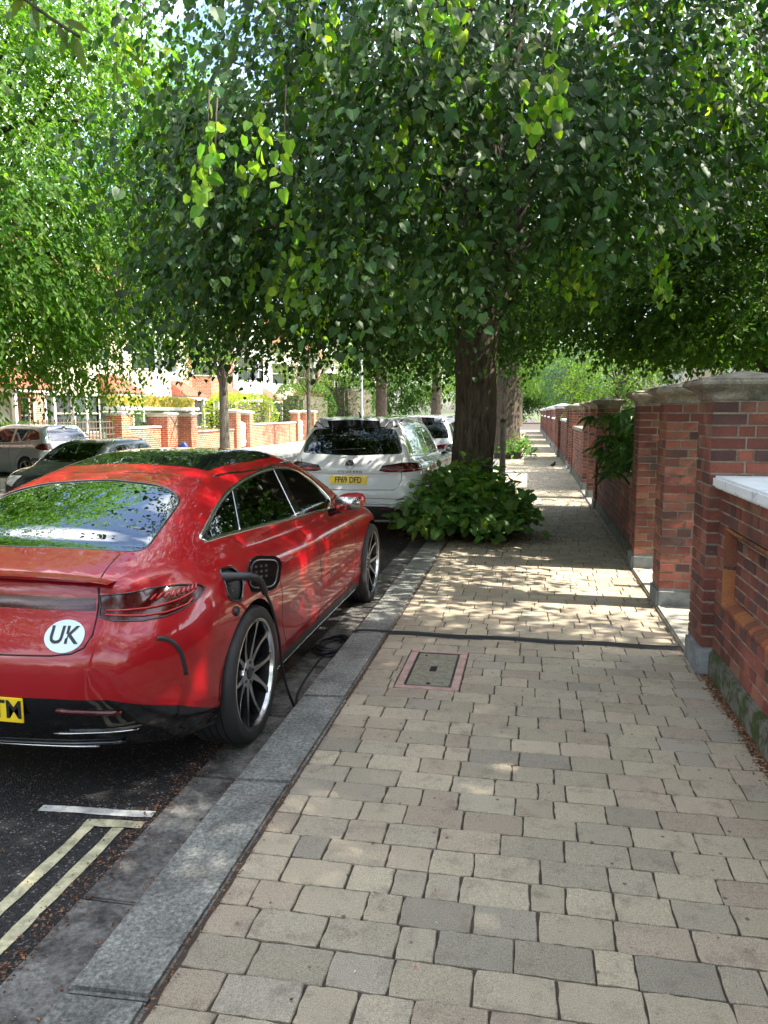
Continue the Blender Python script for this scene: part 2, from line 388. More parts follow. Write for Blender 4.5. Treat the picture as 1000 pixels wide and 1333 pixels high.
# ------------------------------------------------------------ setting: ground, road, kerb, paving
ZR = -0.10
def sheet(name, x0, x1, y0, y1, z, mat, kind='structure'):
    return props(obj(name, npmesh(name, [(x0, y0, z), (x1, y0, z), (x1, y1, z), (x0, y1, z)], [(0, 1, 2, 3)], mat)), kind=kind)
sheet('ground', -900, 900, -300, 1500, -0.30, M['grass'])
sheet('road', -9.3, -1.545, -12, 260, ZR, M['asphalt'])
sheet('opposite_pavement', -13.3, -9.6, -12, 260, 0.0, M['concrete'])
mb = MB(); mb.box(-9.6, -9.3, -12, 260, -.3, .004, .01); props(mb.build('opposite_kerb', M['granite']), kind='structure')
sheet('opposite_gardens', -60, -13.3, -12, 260, 0.01, M['grass'])
sheet('front_gardens', 1.55, 60, -12, 260, 0.01, M['grass'])
sheet('pavement_bed', -1.02, 1.62, -4, 260, -0.0085, M['joint'])
# worn old tarmac skirt alongside the gutter is part of the road: gutter slabs
mb = MB(); y = -3.0; rg = random.Random(3)
while y < 90:
    L = rg.uniform(.75, 1.15) if y < 30 else 4
    x1 = -1.275; x0 = -1.56 + rg.uniform(-.012, .012)
    dz = rg.uniform(-.004, .004)
    mb.box(x0, x1, y + .006, y + L - .006, ZR - .1, ZR + .008 + dz, .006); y += L
props(mb.build('gutter', M['gutter']), kind='structure')
mb = MB(); y = -3.2
while y < 90:
    L = rg.uniform(.85, 1.5) if y < 30 else 5
    o_ = rg.uniform(-.004, .004); nb = len(mb.v)
    mb.box(-1.285 + o_, -1.012 + o_, y + .004, y + L - .004, -.3, 0.006 + rg.uniform(-.003, .003), .014); y += L
    for i in range(nb, len(mb.v)):
        vx = mb.v[i]
        if vx[2] > -.1 and vx[0] < -1.2: mb.v[i] = (vx[0] - .0, vx[1], vx[2] - .010)
props(mb.build('kerb', M['granite']), kind='structure')

MHX0, MHX1 = -0.775, -0.375
def paving():
    V = []; F = []; Cc = []
    rg = random.Random(11)
    pal = [((.365, .312, .225), 5), ((.335, .290, .215), 4), ((.355, .292, .215), 3), ((.300, .265, .205), 1.4), ((.385, .330, .235), 2)]
    cols = [p[0] for p in pal]; wts = [p[1] for p in pal]
    pitch = .1525; y0 = 0.9
    nrow = int((75 - y0) / pitch)
    my0 = y0 + pitch * 23; my1 = y0 + pitch * 28      # manhole rows
    skew = 0.0
    for r in range(nrow):
        y = y0 + r * pitch
        x = -1.0 - rg.uniform(0, .12); far = y > 13
        while x < 1.62:
            L = rg.choice([.24, .24, .24, .19, .16, .12, .21]) * (1.0 if not far else 1.0)
            a, b = max(x, -1.0), min(x + L, 1.62); x += L
            if a == -1.0 and b - a < .07: x = -1.0; continue
            if b - a < .03: continue
            c, d = y, y + pitch
            if my0 - 1e-6 <= y < my1 - 1e-6:
                if b > MHX0 and a < MHX1:
                    if a < MHX0 - .03: b = MHX0
                    elif b > MHX1 + .03: a = MHX1
                    else: continue
            if ((a + b) / 2 + .8) ** 2 + ((c + d) / 2 - 11) ** 2 < .42 ** 2: continue
            if ((a + b) / 2 + .8) ** 2 + ((c + d) / 2 - 28.5) ** 2 < .5 ** 2: continue
            cb = rg.choices(cols, wts)[0]; k = rg.uniform(.86, 1.14); col = tuple(q * k for q in cb)
            gj = .0031 if not far else .0045
            a += gj; b -= gj; c += gj * .9; d -= gj * .9
            z = rg.uniform(-.0018, .0018); tx = rg.uniform(-.008, .008); ty = rg.uniform(-.008, .008)
            xm, ym = (a + b) / 2, (c + d) / 2
            if y < 9:
                nx = 7 if (b - a) > .15 else 4; ny = 4 if y < 6 else 2
                pts = [(a + (b - a) * i / nx, c) for i in range(nx)] + [(b, c + (d - c) * i / ny) for i in range(ny)] + \
                      [(b - (b - a) * i / nx, d) for i in range(nx)] + [(a, d - (d - c) * i / ny) for i in range(ny)]
                j = .0031
                pts = [(p[0] + rg.uniform(-j, j), p[1] + rg.uniform(-j, j)) for p in pts]
                # rounded tumbled corners
                cs = {0, nx, nx + ny, 2 * nx + ny}
                pts = [((p[0] + (xm - p[0]) * .014, p[1] + (ym - p[1]) * .022) if i in cs else p) for i, p in enumerate(pts)]
                rings = [(1.0, -.016, 0), (1.0, -.0028, 0), (.0, 0, .0032)]
            else:
                pts = [(a, c), (b, c), (b, d), (a, d)]; rings = [(1.0, -.012, 0), (1., -.001, 0.003)]
            n = len(pts); base = len(V)
            for (_, dz, ins) in rings:
                for p in pts:
                    qx = p[0] + (ins if p[0] < xm else -ins) * min(1, abs(p[0] - xm) / ((b - a) / 2) * 1.0) ** 3
                    qy = p[1] + (ins if p[1] < ym else -ins) * min(1, abs(p[1] - ym) / ((d - c) / 2)) ** 3
                    V.append((qx, qy, z + dz + (p[0] - xm) * tx + (p[1] - ym) * ty)); Cc.append(col)
            for k2 in range(len(rings) - 1):
                for i in range(n):
                    F.append((base + k2 * n + i, base + k2 * n + (i + 1) % n, base + (k2 + 1) * n + (i + 1) % n, base + (k2 + 1) * n + i))
            F.append(tuple(base + (len(rings) - 1) * n + i for i in range(n)))
    o = obj('pavement', npmesh('pavement', V, F, M['paver'], cols=np.array(Cc))); props(o, kind='structure')
    return my0, my1
MY0, MY1 = paving()
# access cover set in the paving
t = empty('access_cover', (0, 0, 0), label='rectangular inspection cover with a pink surround set in the block paving', cat='manhole cover')
mb = MB(); a, b, c, d = MHX0 + .006, MHX1 - .006, MY0 + .004, MY1 - .004; wd = .05
mb.box(a, b, c, c + wd, -.02, .003, .003); mb.box(a, b, d - wd, d, -.02, .003, .003)
mb.box(a, a + wd, c + wd, d - wd, -.02, .003, .003); mb.box(b - wd, b, c + wd, d - wd, -.02, .003, .003)
mb.build('surround', M['pink'], t)
mb = MB(); mb.box(a + wd + .012, b - wd - .012, c + wd + .012, d - wd - .012, -.02, .000, .003); lid = mb.build('lid', M['cover'], t)
mb = MB(); e0, e1, e2, e3 = a + wd, b - wd, c + wd, d - wd
for q in ((e0, e0 + .009, e2, e3), (e1 - .009, e1, e2, e3), (e0 + .009, e1 - .009, e2, e2 + .009), (e0 + .009, e1 - .009, e3 - .009, e3)): mb.box(q[0], q[1], q[2], q[3], -.02, .0035)
mb.build('metal_rim', M['steel'], lid)
xm, ym = (a + b) / 2, (c + d) / 2
mb = MB(); mb.box(xm - .022, xm + .022, ym - .05, ym + .05, -.01, .002, .001); mb.build('keyhole', M['cable'], lid)
mb = MB(); mb.lathe([(.0001, .004), (.014, .004), (.014, -.01)], 14, o=(xm, c + wd + .05, 0)); mb.build('bolt', M['cable'], lid)

# road markings
def strip(name, pts, wdt, z, mat, seg=.08, rag=.004):
    V = []; F = []; rg = random.Random(len(pts) * 7 + int(wdt * 1000))
    dense = []
    for i in range(len(pts) - 1):
        p, q = Vector(pts[i]), Vector(pts[i + 1]); n = max(1, int((q - p).length / seg))
        dense += [p + (q - p) * k / n for k in range(n)]
    dense.append(Vector(pts[-1]))
    for i, p in enumerate(dense):
        tng = (dense[min(i + 1, len(dense) - 1)] - dense[max(i - 1, 0)]).normalized(); nn = Vector((-tng.y, tng.x))
        for s in (-1, 1):
            q = p + nn * s * (wdt / 2 + rg.uniform(-rag, rag)); V.append((q.x, q.y, z))
    for i in range(len(dense) - 1): F.append((2 * i, 2 * i + 1, 2 * i + 3, 2 * i + 2))
    return props(obj(name, npmesh(name, V, F, mat)), kind='structure')
strip('double_yellow_line', [(-1.672, -3), (-1.672, 2.80)], .052, ZR + .004, M['ypaint'])
strip('double_yellow_line', [(-1.805, -3), (-1.805, 2.79)], .052, ZR + .004, M['ypaint'])
strip('yellow_line_end', [(-1.835, 2.805), (-1.578, 2.832)], .055, ZR + .0075, M['ypaint'], .03)
strip('parking_bay_line', [(-2.10, 2.885), (-1.578, 2.924)], .05, ZR + .004, M['wpaint'])

# ------------------------------------------------------------ brickwork
BP = [((.28, .095, .066), 5), ((.225, .075, .058), 4), ((.30, .122, .080), 3), ((.135, .066, .06), 2.0), ((.28, .145, .095), .8)]
BP_OR = [((.37, .14, .055), 5), ((.30, .10, .05), 4), ((.22, .08, .045), 2)]
def brick_face(mb, o, u, n, L, H, rg, pal=BP, z0c=0, prot=.006, gj=.005, ch=.075, bl=.225, detail=True):
    """bricks laid on a vertical face: o = bottom corner, u along, n outward"""
    o, u, n = Vector(o), Vector(u), Vector(n); zc = Vector((0, 0, 1))
    rows = max(1, round(H / ch)); ch = H / rows
    cols = [p[0] for p in pal]; wts = [p[1] for p in pal]
    for r in range(rows):
        # english bond: stretcher and header courses
        hd = (r + z0c) % 2
        bw = bl / 2 if hd else bl
        nb = max(1, round(L / bw)); bw2 = L / nb; edges = [i * bw2 for i in range(nb + 1)]
        if hd and nb > 3: edges = [0] + [bw2 * (i + .5) for i in range(1, nb - 1)] + [L]
        for i in range(len(edges) - 1):
            a = edges[i] + (gj if i > 0 else -.002); b = edges[i + 1] - (gj if i < len(edges) - 2 else -.002)
            if b - a < .02: continue
            c = r * ch + gj; d = (r + 1) * ch - gj
            cb = rg.choices(cols, wts)[0]; k = rg.uniform(.8, 1.2); mb.cur = tuple(q * k for q in cb)
            pr = prot + rg.uniform(-.0025, .0025); e = .003
            j = lambda: rg.uniform(-.0014, .0014)
            P = lambda s, t_, q: o + u * s + zc * t_ + n * q
            vs = [P(a, c, -.004), P(b, c, -.004), P(b, d, -.004), P(a, d, -.004),
                  P(a + e + j(), c + e + j(), pr + j()), P(b - e + j(), c + e + j(), pr + j()), P(b - e + j(), d - e + j(), pr + j()), P(a + e + j(), d - e + j(), pr + j())]
            mb.add(vs, [(4, 5, 6, 7), (0, 1, 5, 4), (1, 2, 6, 5), (2, 3, 7, 6), (3, 0, 4, 7)])
def brick_box(name, x0, x1, y0, y1, z0, z1, parent, rg, pal=BP, faces='xXyY', ymortar=None):
    core = MB(); core.box(x0 + .001, x1 - .001, y0 + .001, y1 - .001, z0, z1)
    co = core.build('mortar_core', M['mortar'], parent)
    mb = MB(); H = z1 - z0
    if 'x' in faces: brick_face(mb, (x0, y1, z0), (0, -1, 0), (-1, 0, 0), y1 - y0, H, rg, pal)
    if 'X' in faces: brick_face(mb, (x1, y0, z0), (0, 1, 0), (1, 0, 0), y1 - y0, H, rg, pal)
    if 'y' in faces: brick_face(mb, (x0, y0, z0), (1, 0, 0), (0, -1, 0), x1 - x0, H, rg, pal, 1)
    if 'Y' in faces: brick_face(mb, (x1, y1, z0), (-1, 0, 0), (0, 1, 0), x1 - x0, H, rg, pal, 1)
    return mb.build(name, M['brick'], parent, cols=True), co
def cap_mesh(hx, hy, z0, over=.085, h1=.135, h2=.055):
    prof = [(0, 0), (.012, .012), (.012, .035), (.022, .05), (.045, .066), (.072, .078), (over, .09), (over + .012, .098), (over + .012, h1 - .02), (over + .002, h1 - .012), (over + .002, h1)]
    mb = MB(); vs = []
    for off, z in prof:
        for sx, sy in ((-1, -1), (1, -1), (1, 1), (-1, 1)): vs.append((sx * (hx + off), sy * (hy + off), z0 + z))
    k = len(prof); fs = []
    for i in range(k - 1):
        for j in range(4): fs.append((i * 4 + j, i * 4 + (j + 1) % 4, (i + 1) * 4 + (j + 1) % 4, (i + 1) * 4 + j))
    tp = len(vs); vs.append((0, 0, z0 + h1 + h2))
    for j in range(4): fs.append(((k - 1) * 4 + j, (k - 1) * 4 + (j + 1) % 4, tp))
    mb.add(vs, fs); return mb
def pillar(cx, cy, wx, wy, H, label, group, plinth=.17, capm='stone', over=.085, rg=None, cat='gate pillar', name='brick_pillar'):
    rg = rg or random.Random(int(cy * 100))
    t = empty(name, (cx, cy, 0), label=label, cat=cat, group=group)
    mb = MB(); mb.box(-wx / 2 - .022, wx / 2 + .022, -wy / 2 - .022, wy / 2 + .022, -.05, plinth, .02); mb.build('plinth', M['plinth2'], t)
    o, co = brick_box('brick_shaft', -wx / 2, wx / 2, -wy / 2, wy / 2, plinth, H, t, rg)
    co.parent = o
    cap_mesh(wx / 2, wy / 2, H, over).build('cap', M[capm], t)
    return t

G1 = 'brick gate pillars along the right of the footpath'
near = [(5.20, .40, .36, 'nearest brick gate pillar, next to the panelled wall with the white coping'),
        (6.86, .36, .34, 'brick gate pillar shared by two gateways, second along the footpath from the camera'),
        (8.48, .36, .36, 'brick gate pillar where the low wall with the drooping plant begins'),
        ]
for cy, wx, wy, lb in near:
    pillar(1.10 + wx / 2 if cy < 6 else 1.11 + wx / 2, cy, wx, wy, 1.72, lb, G1, .17, over=.09)
ords = ['fourth', 'fifth', 'sixth', 'seventh', 'eighth', 'ninth', 'tenth', 'eleventh', 'twelfth', 'thirteenth', 'fourteenth', 'fifteenth', 'sixteenth', 'seventeenth', 'eighteenth', 'nineteenth', 'twentieth', 'twenty-first', 'twenty-second', 'twenty-third', 'twenty-fourth']
fars = [13.75, 15.35, 16.95, 21.5, 23.0, 24.5, 29.6, 31.0, 32.5, 38, 39.4, 41, 47, 48.5, 50, 57, 58.5, 60, 68, 69.5, 71]
fx = lambda y: 1.13 if y < 26 else 1.05 - (y - 26) * .0022
protof = None
for i, cy in enumerate(fars):
    lb = '%s brick gate pillar from the camera%s' % (ords[i], ', with a pale cap' if cy > 26 else ', with a dark stone cap')
    if i == 0 or cy == 29.6:
        protof = pillar(fx(cy) + .18, cy, .36, .36, 1.72 if cy < 26 else 1.80, lb, G1, .17 if cy < 26 else .3, capm='stone' if cy < 26 else 'coping')
    else:
        c = copy_tree(protof); c.location = (fx(cy) + .18, cy, 0); c['label'] = lb
# walls between the pillars
def low_wall(y0, y1, x, H, label, coping='stone', th=.24, plinth=None, near_=True):
    rg = random.Random(int(y0 * 31))
    t = empty('garden_wall', (x, y0, 0), label=label, cat='wall', group='low brick walls along the right of the footpath')
    L = y1 - y0; zp = .0
    if plinth:
        mb = MB(); mb.box(-.02, th + .02, 0, L, -.05, plinth, .01); mb.build('plinth', M['plinth2'] if y0 > 25 else M['plinth'], t); zp = plinth
    o, co = brick_box('brickwork', 0, th, 0, L, zp, H, t, rg, faces='x'); co.parent = o
    mb = MB(); k = max(1, int(L / .9))
    for i in range(k): mb.box(-.035, th + .035, L * i / k + .003, L * (i + 1) / k - .003, H, H + .075, .012)
    mb.build('coping', M[coping], t); return t
low_wall(8.66, 13.57, 1.17, .86, 'low brick wall under the drooping long-leaved plant', plinth=.16)
low_wall(17.13, 21.32, 1.16, 1.22, 'brick wall with green-stained base beyond the sunlit gateway', plinth=.2)
low_wall(24.68, 29.42, 1.14, 1.35, 'brick garden wall where the footpath begins to brighten', 'coping', plinth=.25)
lbs = ['brick wall with pale plinth running beyond the white-capped pillars', 'second brick wall with pale plinth, halfway down the footpath', 'third brick wall with pale plinth, towards the end of the footpath', 'farthest stretch of brick wall at the end of the footpath']
for (a, b), lb in zip([(32.7, 37.8), (41.2, 46.8), (50.2, 56.8), (60.2, 67.8)], lbs):
    low_wall(a, b, fx(a) + .02, 1.35, lb, 'coping', plinth=.3)
# iron hinge posts / gateway thresholds
for (a, b) in ((5.38, 6.69), (7.03, 8.30), (13.93, 15.17), (15.53, 16.77), (21.68, 22.82), (23.18, 24.32)):
    mb = MB(); mb.box(1.09, 2.6, a, b, -.05, .028, .012); props(mb.build('gateway_threshold', M['concrete']), kind='structure')
# near panelled wall
t = empty('panelled_wall', (1.175, -1.6, 0), label='red brick wall with an orange moulded recessed panel, white coping and mossy base', cat='wall')
rg = random.Random(5); L = 5.04 + 1.6; th = .26; ZT = 1.19; zb = .17
mb = MB(); mb.box(-.028, th, 0, L - .03, -.05, zb, .015); mb.build('mossy_plinth', M['plinth'], t)
core = MB(); core.box(.014, th, 0, L, zb, ZT)
# panel opening y from .. to ; z .44-.97, recessed 4 cm
py0, py1, pz0, pz1 = .6, L - .20, .485, .975
mbk = MB()
brick_face(mbk, (0, L, zb), (0, -1, 0), (-1, 0, 0), L, pz0 - zb, rg)
brick_face(mbk, (0, L, pz1), (0, -1, 0), (-1, 0, 0), L, ZT - pz1, rg)
brick_face(mbk, (0, L, pz0), (0, -1, 0), (-1, 0, 0), L - py1, pz1 - pz0, rg)
brick_face(mbk, (0, py0, pz0), (0, -1, 0), (-1, 0, 0), py0, pz1 - pz0, rg)
brick_face(mbk, (.052, py1, pz0), (0, -1, 0), (-1, 0, 0), py1 - py0, pz1 - pz0, rg, gj=.006)
bw = mbk.build('brickwork', M['brick'], t, cols=True)
core = MB(); core.box(.001, th, 0, L, zb, pz0); core.box(.001, th, 0, L, pz1, ZT); core.box(.001, th, py1, L, pz0, pz1); core.box(.001, th, 0, py0, pz0, pz1); core.box(.053, th, py0, py1, pz0, pz1)
core.build('mortar_core', M['mortar'], bw)
mo = MB()
def mould(mo, a, b, axis):
    """orange quarter-round moulding bricks between a and b"""
    a, b = Vector(a), Vector(b); n = max(1, int((b - a).length / .075 + .5)) if axis == 'h' else max(1, int((b - a).length / .2))
    for i in range(n):
        p = a + (b - a) * (i + .04) / n; q = a + (b - a) * (i + .96) / n
        cb = rg.choices([x[0] for x in BP_OR], [x[1] for x in BP_OR])[0]; k = rg.uniform(.85, 1.15); mo.cur = tuple(v * k for v in cb)
        prof = [(-.012, 0), (-.014, .018), (-.004, .032), (.012, .042), (.03, .050), (.05, .056)]
        inw = {'h': Vector((0, 0, 1)), 'H': Vector((0, 0, -1)), 'v': Vector((0, -1, 0))}[axis]
        vs = []
        for e in (p, q):
            for dx, di in prof: vs.append(e + Vector((dx, 0, 0)) + inw * di)
        m_ = len(prof); fs = [(j, j + 1, m_ + j + 1, m_ + j) for j in range(m_ - 1)] + [tuple(range(m_))[::-1], tuple(range(m_, 2 * m_))]
        mo.add(vs, fs)
mould(mo, (0, py0, pz0), (0, py1, pz0), 'h'); mould(mo, (0, py0, pz1), (0, py1, pz1), 'H'); mould(mo, (0, py1, pz0), (0, py1, pz1), 'v')
mo.build('moulded_frame', M['orange'], t, cols=True)
mb = MB(); 
for i in range(7): mb.box(-.055, th + .05, L * i / 7 + .002, L * (i + 1) / 7 - .002, ZT, ZT + .075, .014)
mb.build('coping', M['coping'], t)
# ------------------------------------------------------------ cars
def curve(keys):
    """monotone cubic through (x, y) keys"""
    x = np.array([k[0] for k in keys], float); y = np.array([k[1] for k in keys], float)
    h = np.diff(x); d = np.diff(y) / h; m = np.zeros(len(x)); m[0] = d[0]; m[-1] = d[-1]
    for i in range(1, len(x) - 1):
        if d[i - 1] * d[i] <= 0: m[i] = 0
        else:
            w1 = 2 * h[i] + h[i - 1]; w2 = h[i] + 2 * h[i - 1]; m[i] = (w1 + w2) / (w1 / d[i - 1] + w2 / d[i])
    def f(q):
        q = np.clip(np.asarray(q, float), x[0], x[-1]); i = np.clip(np.searchsorted(x, q) - 1, 0, len(x) - 2)
        t = (q - x[i]) / h[i]; t2 = t * t; t3 = t2 * t
        return (2 * t3 - 3 * t2 + 1) * y[i] + (t3 - 2 * t2 + t) * h[i] * m[i] + (-2 * t3 + 3 * t2) * y[i + 1] + (t3 - t2) * h[i] * m[i + 1]
    return f
def smax(a, b, k): return np.maximum(a, b) + np.maximum(k - np.abs(a - b), 0) ** 2 / (4 * k)
def smin(a, b, k): return -smax(-a, -b, k)

class Body:
    def __init__(s, p):
        s.p = p
        for k in ('W', 'sec', 'tail', 'nose', 'deck', 'roof', 'G'): setattr(s, k, curve(p[k]))
        s.gt = curve(p['gtail']) if 'gtail' in p else None
        s.s0, s.s1 = p['spine']; s.zs = p.get('zs', .62); s.Rm = 2.5
    def f(s, P):
        p = s.p; x = np.abs(P[..., 0]); y = P[..., 1]; z = P[..., 2]
        side = x - (s.W(y) + s.sec(z))
        if p.get('flare'):
            for ya in (0., p['wb']):
                d2 = ((y - ya) ** 2 + (z - p['wr']) ** 2) ** .5
                side = side - p['flare'] * np.exp(-((d2 - p['wr'] - .03) / .16) ** 2)
        deck = z - (s.deck(y) - p.get('dc', .03) * x ** 2)
        tail = s.tail(z) + p.get('ct', .10) * x ** 2 - y
        nose = y - s.nose(z) + p.get('cn', .22) * x ** 2
        lo = smax(side, deck, p.get('kd', .10))
        for (zc, dep, wz, zx) in p.get('creases', []):
            lo = lo + dep * np.exp(-((z - zc - zx * y) / wz) ** 2)
        lo = smax(lo, tail, p.get('kt', .30)); lo = smax(lo, nose, .4)
        zz = p.get('zg', .93)
        gr = smax(z - (s.roof(y) - p.get('cr', .05) * x ** 2), x - (s.G(y) - p.get('tb', .6) * (np.maximum(z, zz) - 1.0) - .35 * np.maximum(zz - z, 0)), p.get('kg', .14))
        gr = smax(smax(gr, tail + .02, .1), nose + .02, .1)
        if s.gt is not None: gr = smax(gr, s.gt(z) + .08 * x ** 2 - y, p.get('kgt', .10))
        v = smin(lo, gr, p.get('ks', .05))
        return smax(v, p['zb'] - z, .05)
    def normal(s, P):
        e = s.p.get('ne', .02); g_ = np.zeros_like(P)
        for i in range(3):
            d = np.zeros(3); d[i] = e; g_[..., i] = s.f(P + d) - s.f(P - d)
        return g_ / np.maximum(np.linalg.norm(g_, axis=-1, keepdims=True), 1e-9)
    def solve(s, A, D, t1):
        lo = np.zeros(len(A)); hi = np.full(len(A), t1)
        for _ in range(26):
            m = (lo + hi) / 2; v = s.f(A + D * m[:, None]) < 0
            lo = np.where(v, m, lo); hi = np.where(v, hi, m)
        return A + D * ((lo + hi) / 2)[:, None]
    def side(s, yz, sg=1):
        yz = np.asarray(yz, float); A = np.stack([np.zeros(len(yz)), yz[:, 0], yz[:, 1]], 1)
        return s.solve(A, np.tile([sg, 0, 0], (len(yz), 1)).astype(float), 1.4)
    def rear(s, xz):
        xz = np.asarray(xz, float); A = np.stack([xz[:, 0], np.full(len(xz), .9), xz[:, 1]], 1)
        return s.solve(A, np.tile([0, -1., 0], (len(xz), 1)), 3.)
    def front(s, xz):
        xz = np.asarray(xz, float); A = np.stack([xz[:, 0], np.full(len(xz), s.p['wb'] - .9), xz[:, 1]], 1)
        return s.solve(A, np.tile([0, 1., 0], (len(xz), 1)), 3.)
    def top(s, xy):
        xy = np.asarray(xy, float); A = np.stack([xy[:, 0], xy[:, 1], np.full(len(xy), s.zs)], 1)
        return s.solve(A, np.tile([0, 0, 1.], (len(xy), 1)), 1.6)
    def uv(s, P):
        c = np.clip(P[:, 1], s.s0, s.s1); hx = P[:, 0]; hy = P[:, 1] - c; h = np.hypot(hx, hy)
        phi = np.arctan2(P[:, 2] - s.zs, h); r = (math.pi / 2 - phi) / R(150) * s.Rm
        hh = np.maximum(h, 1e-6); return np.stack([r * hx / hh, c + r * hy / hh], 1)
    def point(s, q):
        c = np.clip(q[:, 1], s.s0, s.s1); hx = q[:, 0]; hy = q[:, 1] - c; r = np.hypot(hx, hy); rr = np.maximum(r, 1e-6)
        phi = math.pi / 2 - r / s.Rm * R(150)
        A = np.stack([np.zeros(len(q)), c, np.full(len(q), s.zs)], 1)
        D = np.stack([hx / rr * np.cos(phi), hy / rr * np.cos(phi), np.sin(phi)], 1)
        return s.solve(A, D, 3.)
    def line(s, kind, pts, sg=1, closed=True, step=.03, off=0.):
        """densified polyline on the surface (3D). kind per whole line, or 'mix' with (kind, a, b) points"""
        out = []
        src = [(kind, *p) for p in pts] if kind != 'mix' else list(pts)
        n = len(src)
        for i in range(n if closed else n - 1):
            k0, a0, b0 = src[i]; k1, a1, b1 = src[(i + 1) % n]
            if k0 != k1:
                out.append((k0, a0, b0)); continue
            L = math.hypot(a1 - a0, b1 - b0); m = max(1, int(L / step))
            out += [(k0, a0 + (a1 - a0) * j / m, b0 + (b1 - b0) * j / m) for j in range(m)]
        if not closed: out.append(src[-1])
        P = np.zeros((len(out), 3)); ks = np.array([o_[0] for o_ in out]); ab = np.array([o_[1:] for o_ in out], float)
        for k in set(ks.tolist()):
            m_ = ks == k; q_ = ab[m_].copy()
            if k == 'S': P[m_] = s.side(q_, sg); continue
            q_[:, 0] *= sg; P[m_] = {'R': s.rear, 'F': s.front, 'T': s.top}[k](q_)
        if off: P = P + s.normal(P) * off
        return P

def inpoly(px, py, poly):
    x, y = poly[:, 0], poly[:, 1]; x2, y2 = np.roll(x, -1), np.roll(y, -1)
    ins = np.zeros(len(px), bool)
    for a, b, c, d in zip(x, y, x2, y2):
        if b == d: continue
        cnd = ((b > py) != (d > py)); ins ^= cnd & (px < (c - a) * (py - b) / (d - b) + a)
    return ins
def rounded(pts, r=.03, n=4):
    out = []; k = len(pts)
    for i in range(k):
        p0, p, p1 = Vector(pts[i - 1]), Vector(pts[i]), Vector(pts[(i + 1) % k])
        a = (p0 - p); b = (p1 - p); ra = min(r, a.length * .45); rb = min(r, b.length * .45)
        A = p + a.normalized() * ra; B = p + b.normalized() * rb
        for j in range(n + 1):
            t = j / n; q = A * (1 - t) ** 2 + p * 2 * t * (1 - t) + B * t * t; out.append((q.x, q.y))
    return out
def spline(pts, n=5, closed=False):
    pts = [Vector(p) for p in pts]; out = []; k = len(pts)
    for i in range(k if closed else k - 1):
        g_ = lambda j: pts[j % k] if closed else pts[max(0, min(k - 1, j))]
        p0, p1, p2, p3 = g_(i - 1), g_(i), g_(i + 1), g_(i + 2)
        for j in range(n):
            t = j / n; out.append(.5 * ((2 * p1) + (p2 - p0) * t + (2 * p0 - 5 * p1 + 4 * p2 - p3) * t * t + (3 * p1 - p0 - 3 * p2 + p3) * t ** 3))
    if not closed: out.append(pts[-1])
    return [tuple(v) for v in out]

def skin(body, regions, root, base_mat, h=.045, extra_drop=None):
    """cut the body surface into regions; regions: list of (name, material, polyline3D, offset, parent_key)"""
    Rm = body.Rm; xs = np.arange(-Rm, Rm + h, h); ys = np.arange(body.s0 - Rm, body.s1 + Rm + h, h)
    X, Y = np.meshgrid(xs, ys); X[::2] += h / 2; q = np.stack([X.ravel(), Y.ravel()], 1)
    q = q[np.hypot(q[:, 0], q[:, 1] - np.clip(q[:, 1], body.s0, body.s1)) < Rm]
    q = q + RN.uniform(-1e-4, 1e-4, q.shape)
    pv = [Vector(a) for a in q]; ed = []; polys = []
    for reg in regions:
        u = body.uv(reg[2]); u = u + RN.uniform(-2e-6, 2e-6, u.shape); b = len(pv); n = len(u); pv += [Vector(a) for a in u]; ed += [(b + i, b + (i + 1) % n) for i in range(n)]; polys.append(u)
    res = delaunay_2d_cdt(pv, ed, [], 0, 1e-7)
    V2 = np.array([v[:] for v in res[0]]); F = np.array(res[2]); cen = V2[F].mean(1)
    lab = np.full(len(F), -1)
    for i, u in enumerate(polys): lab[inpoly(cen[:, 0], cen[:, 1], u)] = i
    P = body.point(V2); Nn = body.normal(P); pc = P[F].mean(1)
    p = body.p; drop = np.zeros(len(F), bool)
    for ya in (0, p['wb']): drop |= (np.hypot(pc[:, 1] - ya, 0) < p['wr'] + .035) & (pc[:, 2] < p['zb'] + .03) & (np.abs(pc[:, 0]) > .55)
    made = {}
    def part(mask, name, mat, parent, off=0.):
        f = F[mask & ~drop]
        if len(f) == 0: return None
        ids, inv = np.unique(f, return_inverse=True); f2 = inv.reshape(-1, 3)
        v = P[ids] + Nn[ids] * off
        me = npmesh(name, v, f2, mat, True, normals=Nn[ids]); return obj(name, me, parent)
    bo = part(lab == -1, 'body', base_mat, root); made['body'] = bo
    for i, reg in enumerate(regions):
        name, mat, _, off, par = reg[:5]
        if mat is None: continue
        o = part(lab == i, name, mat, made.get(par, root), off); made[reg[5] if len(reg) > 5 else name] = o
    return made

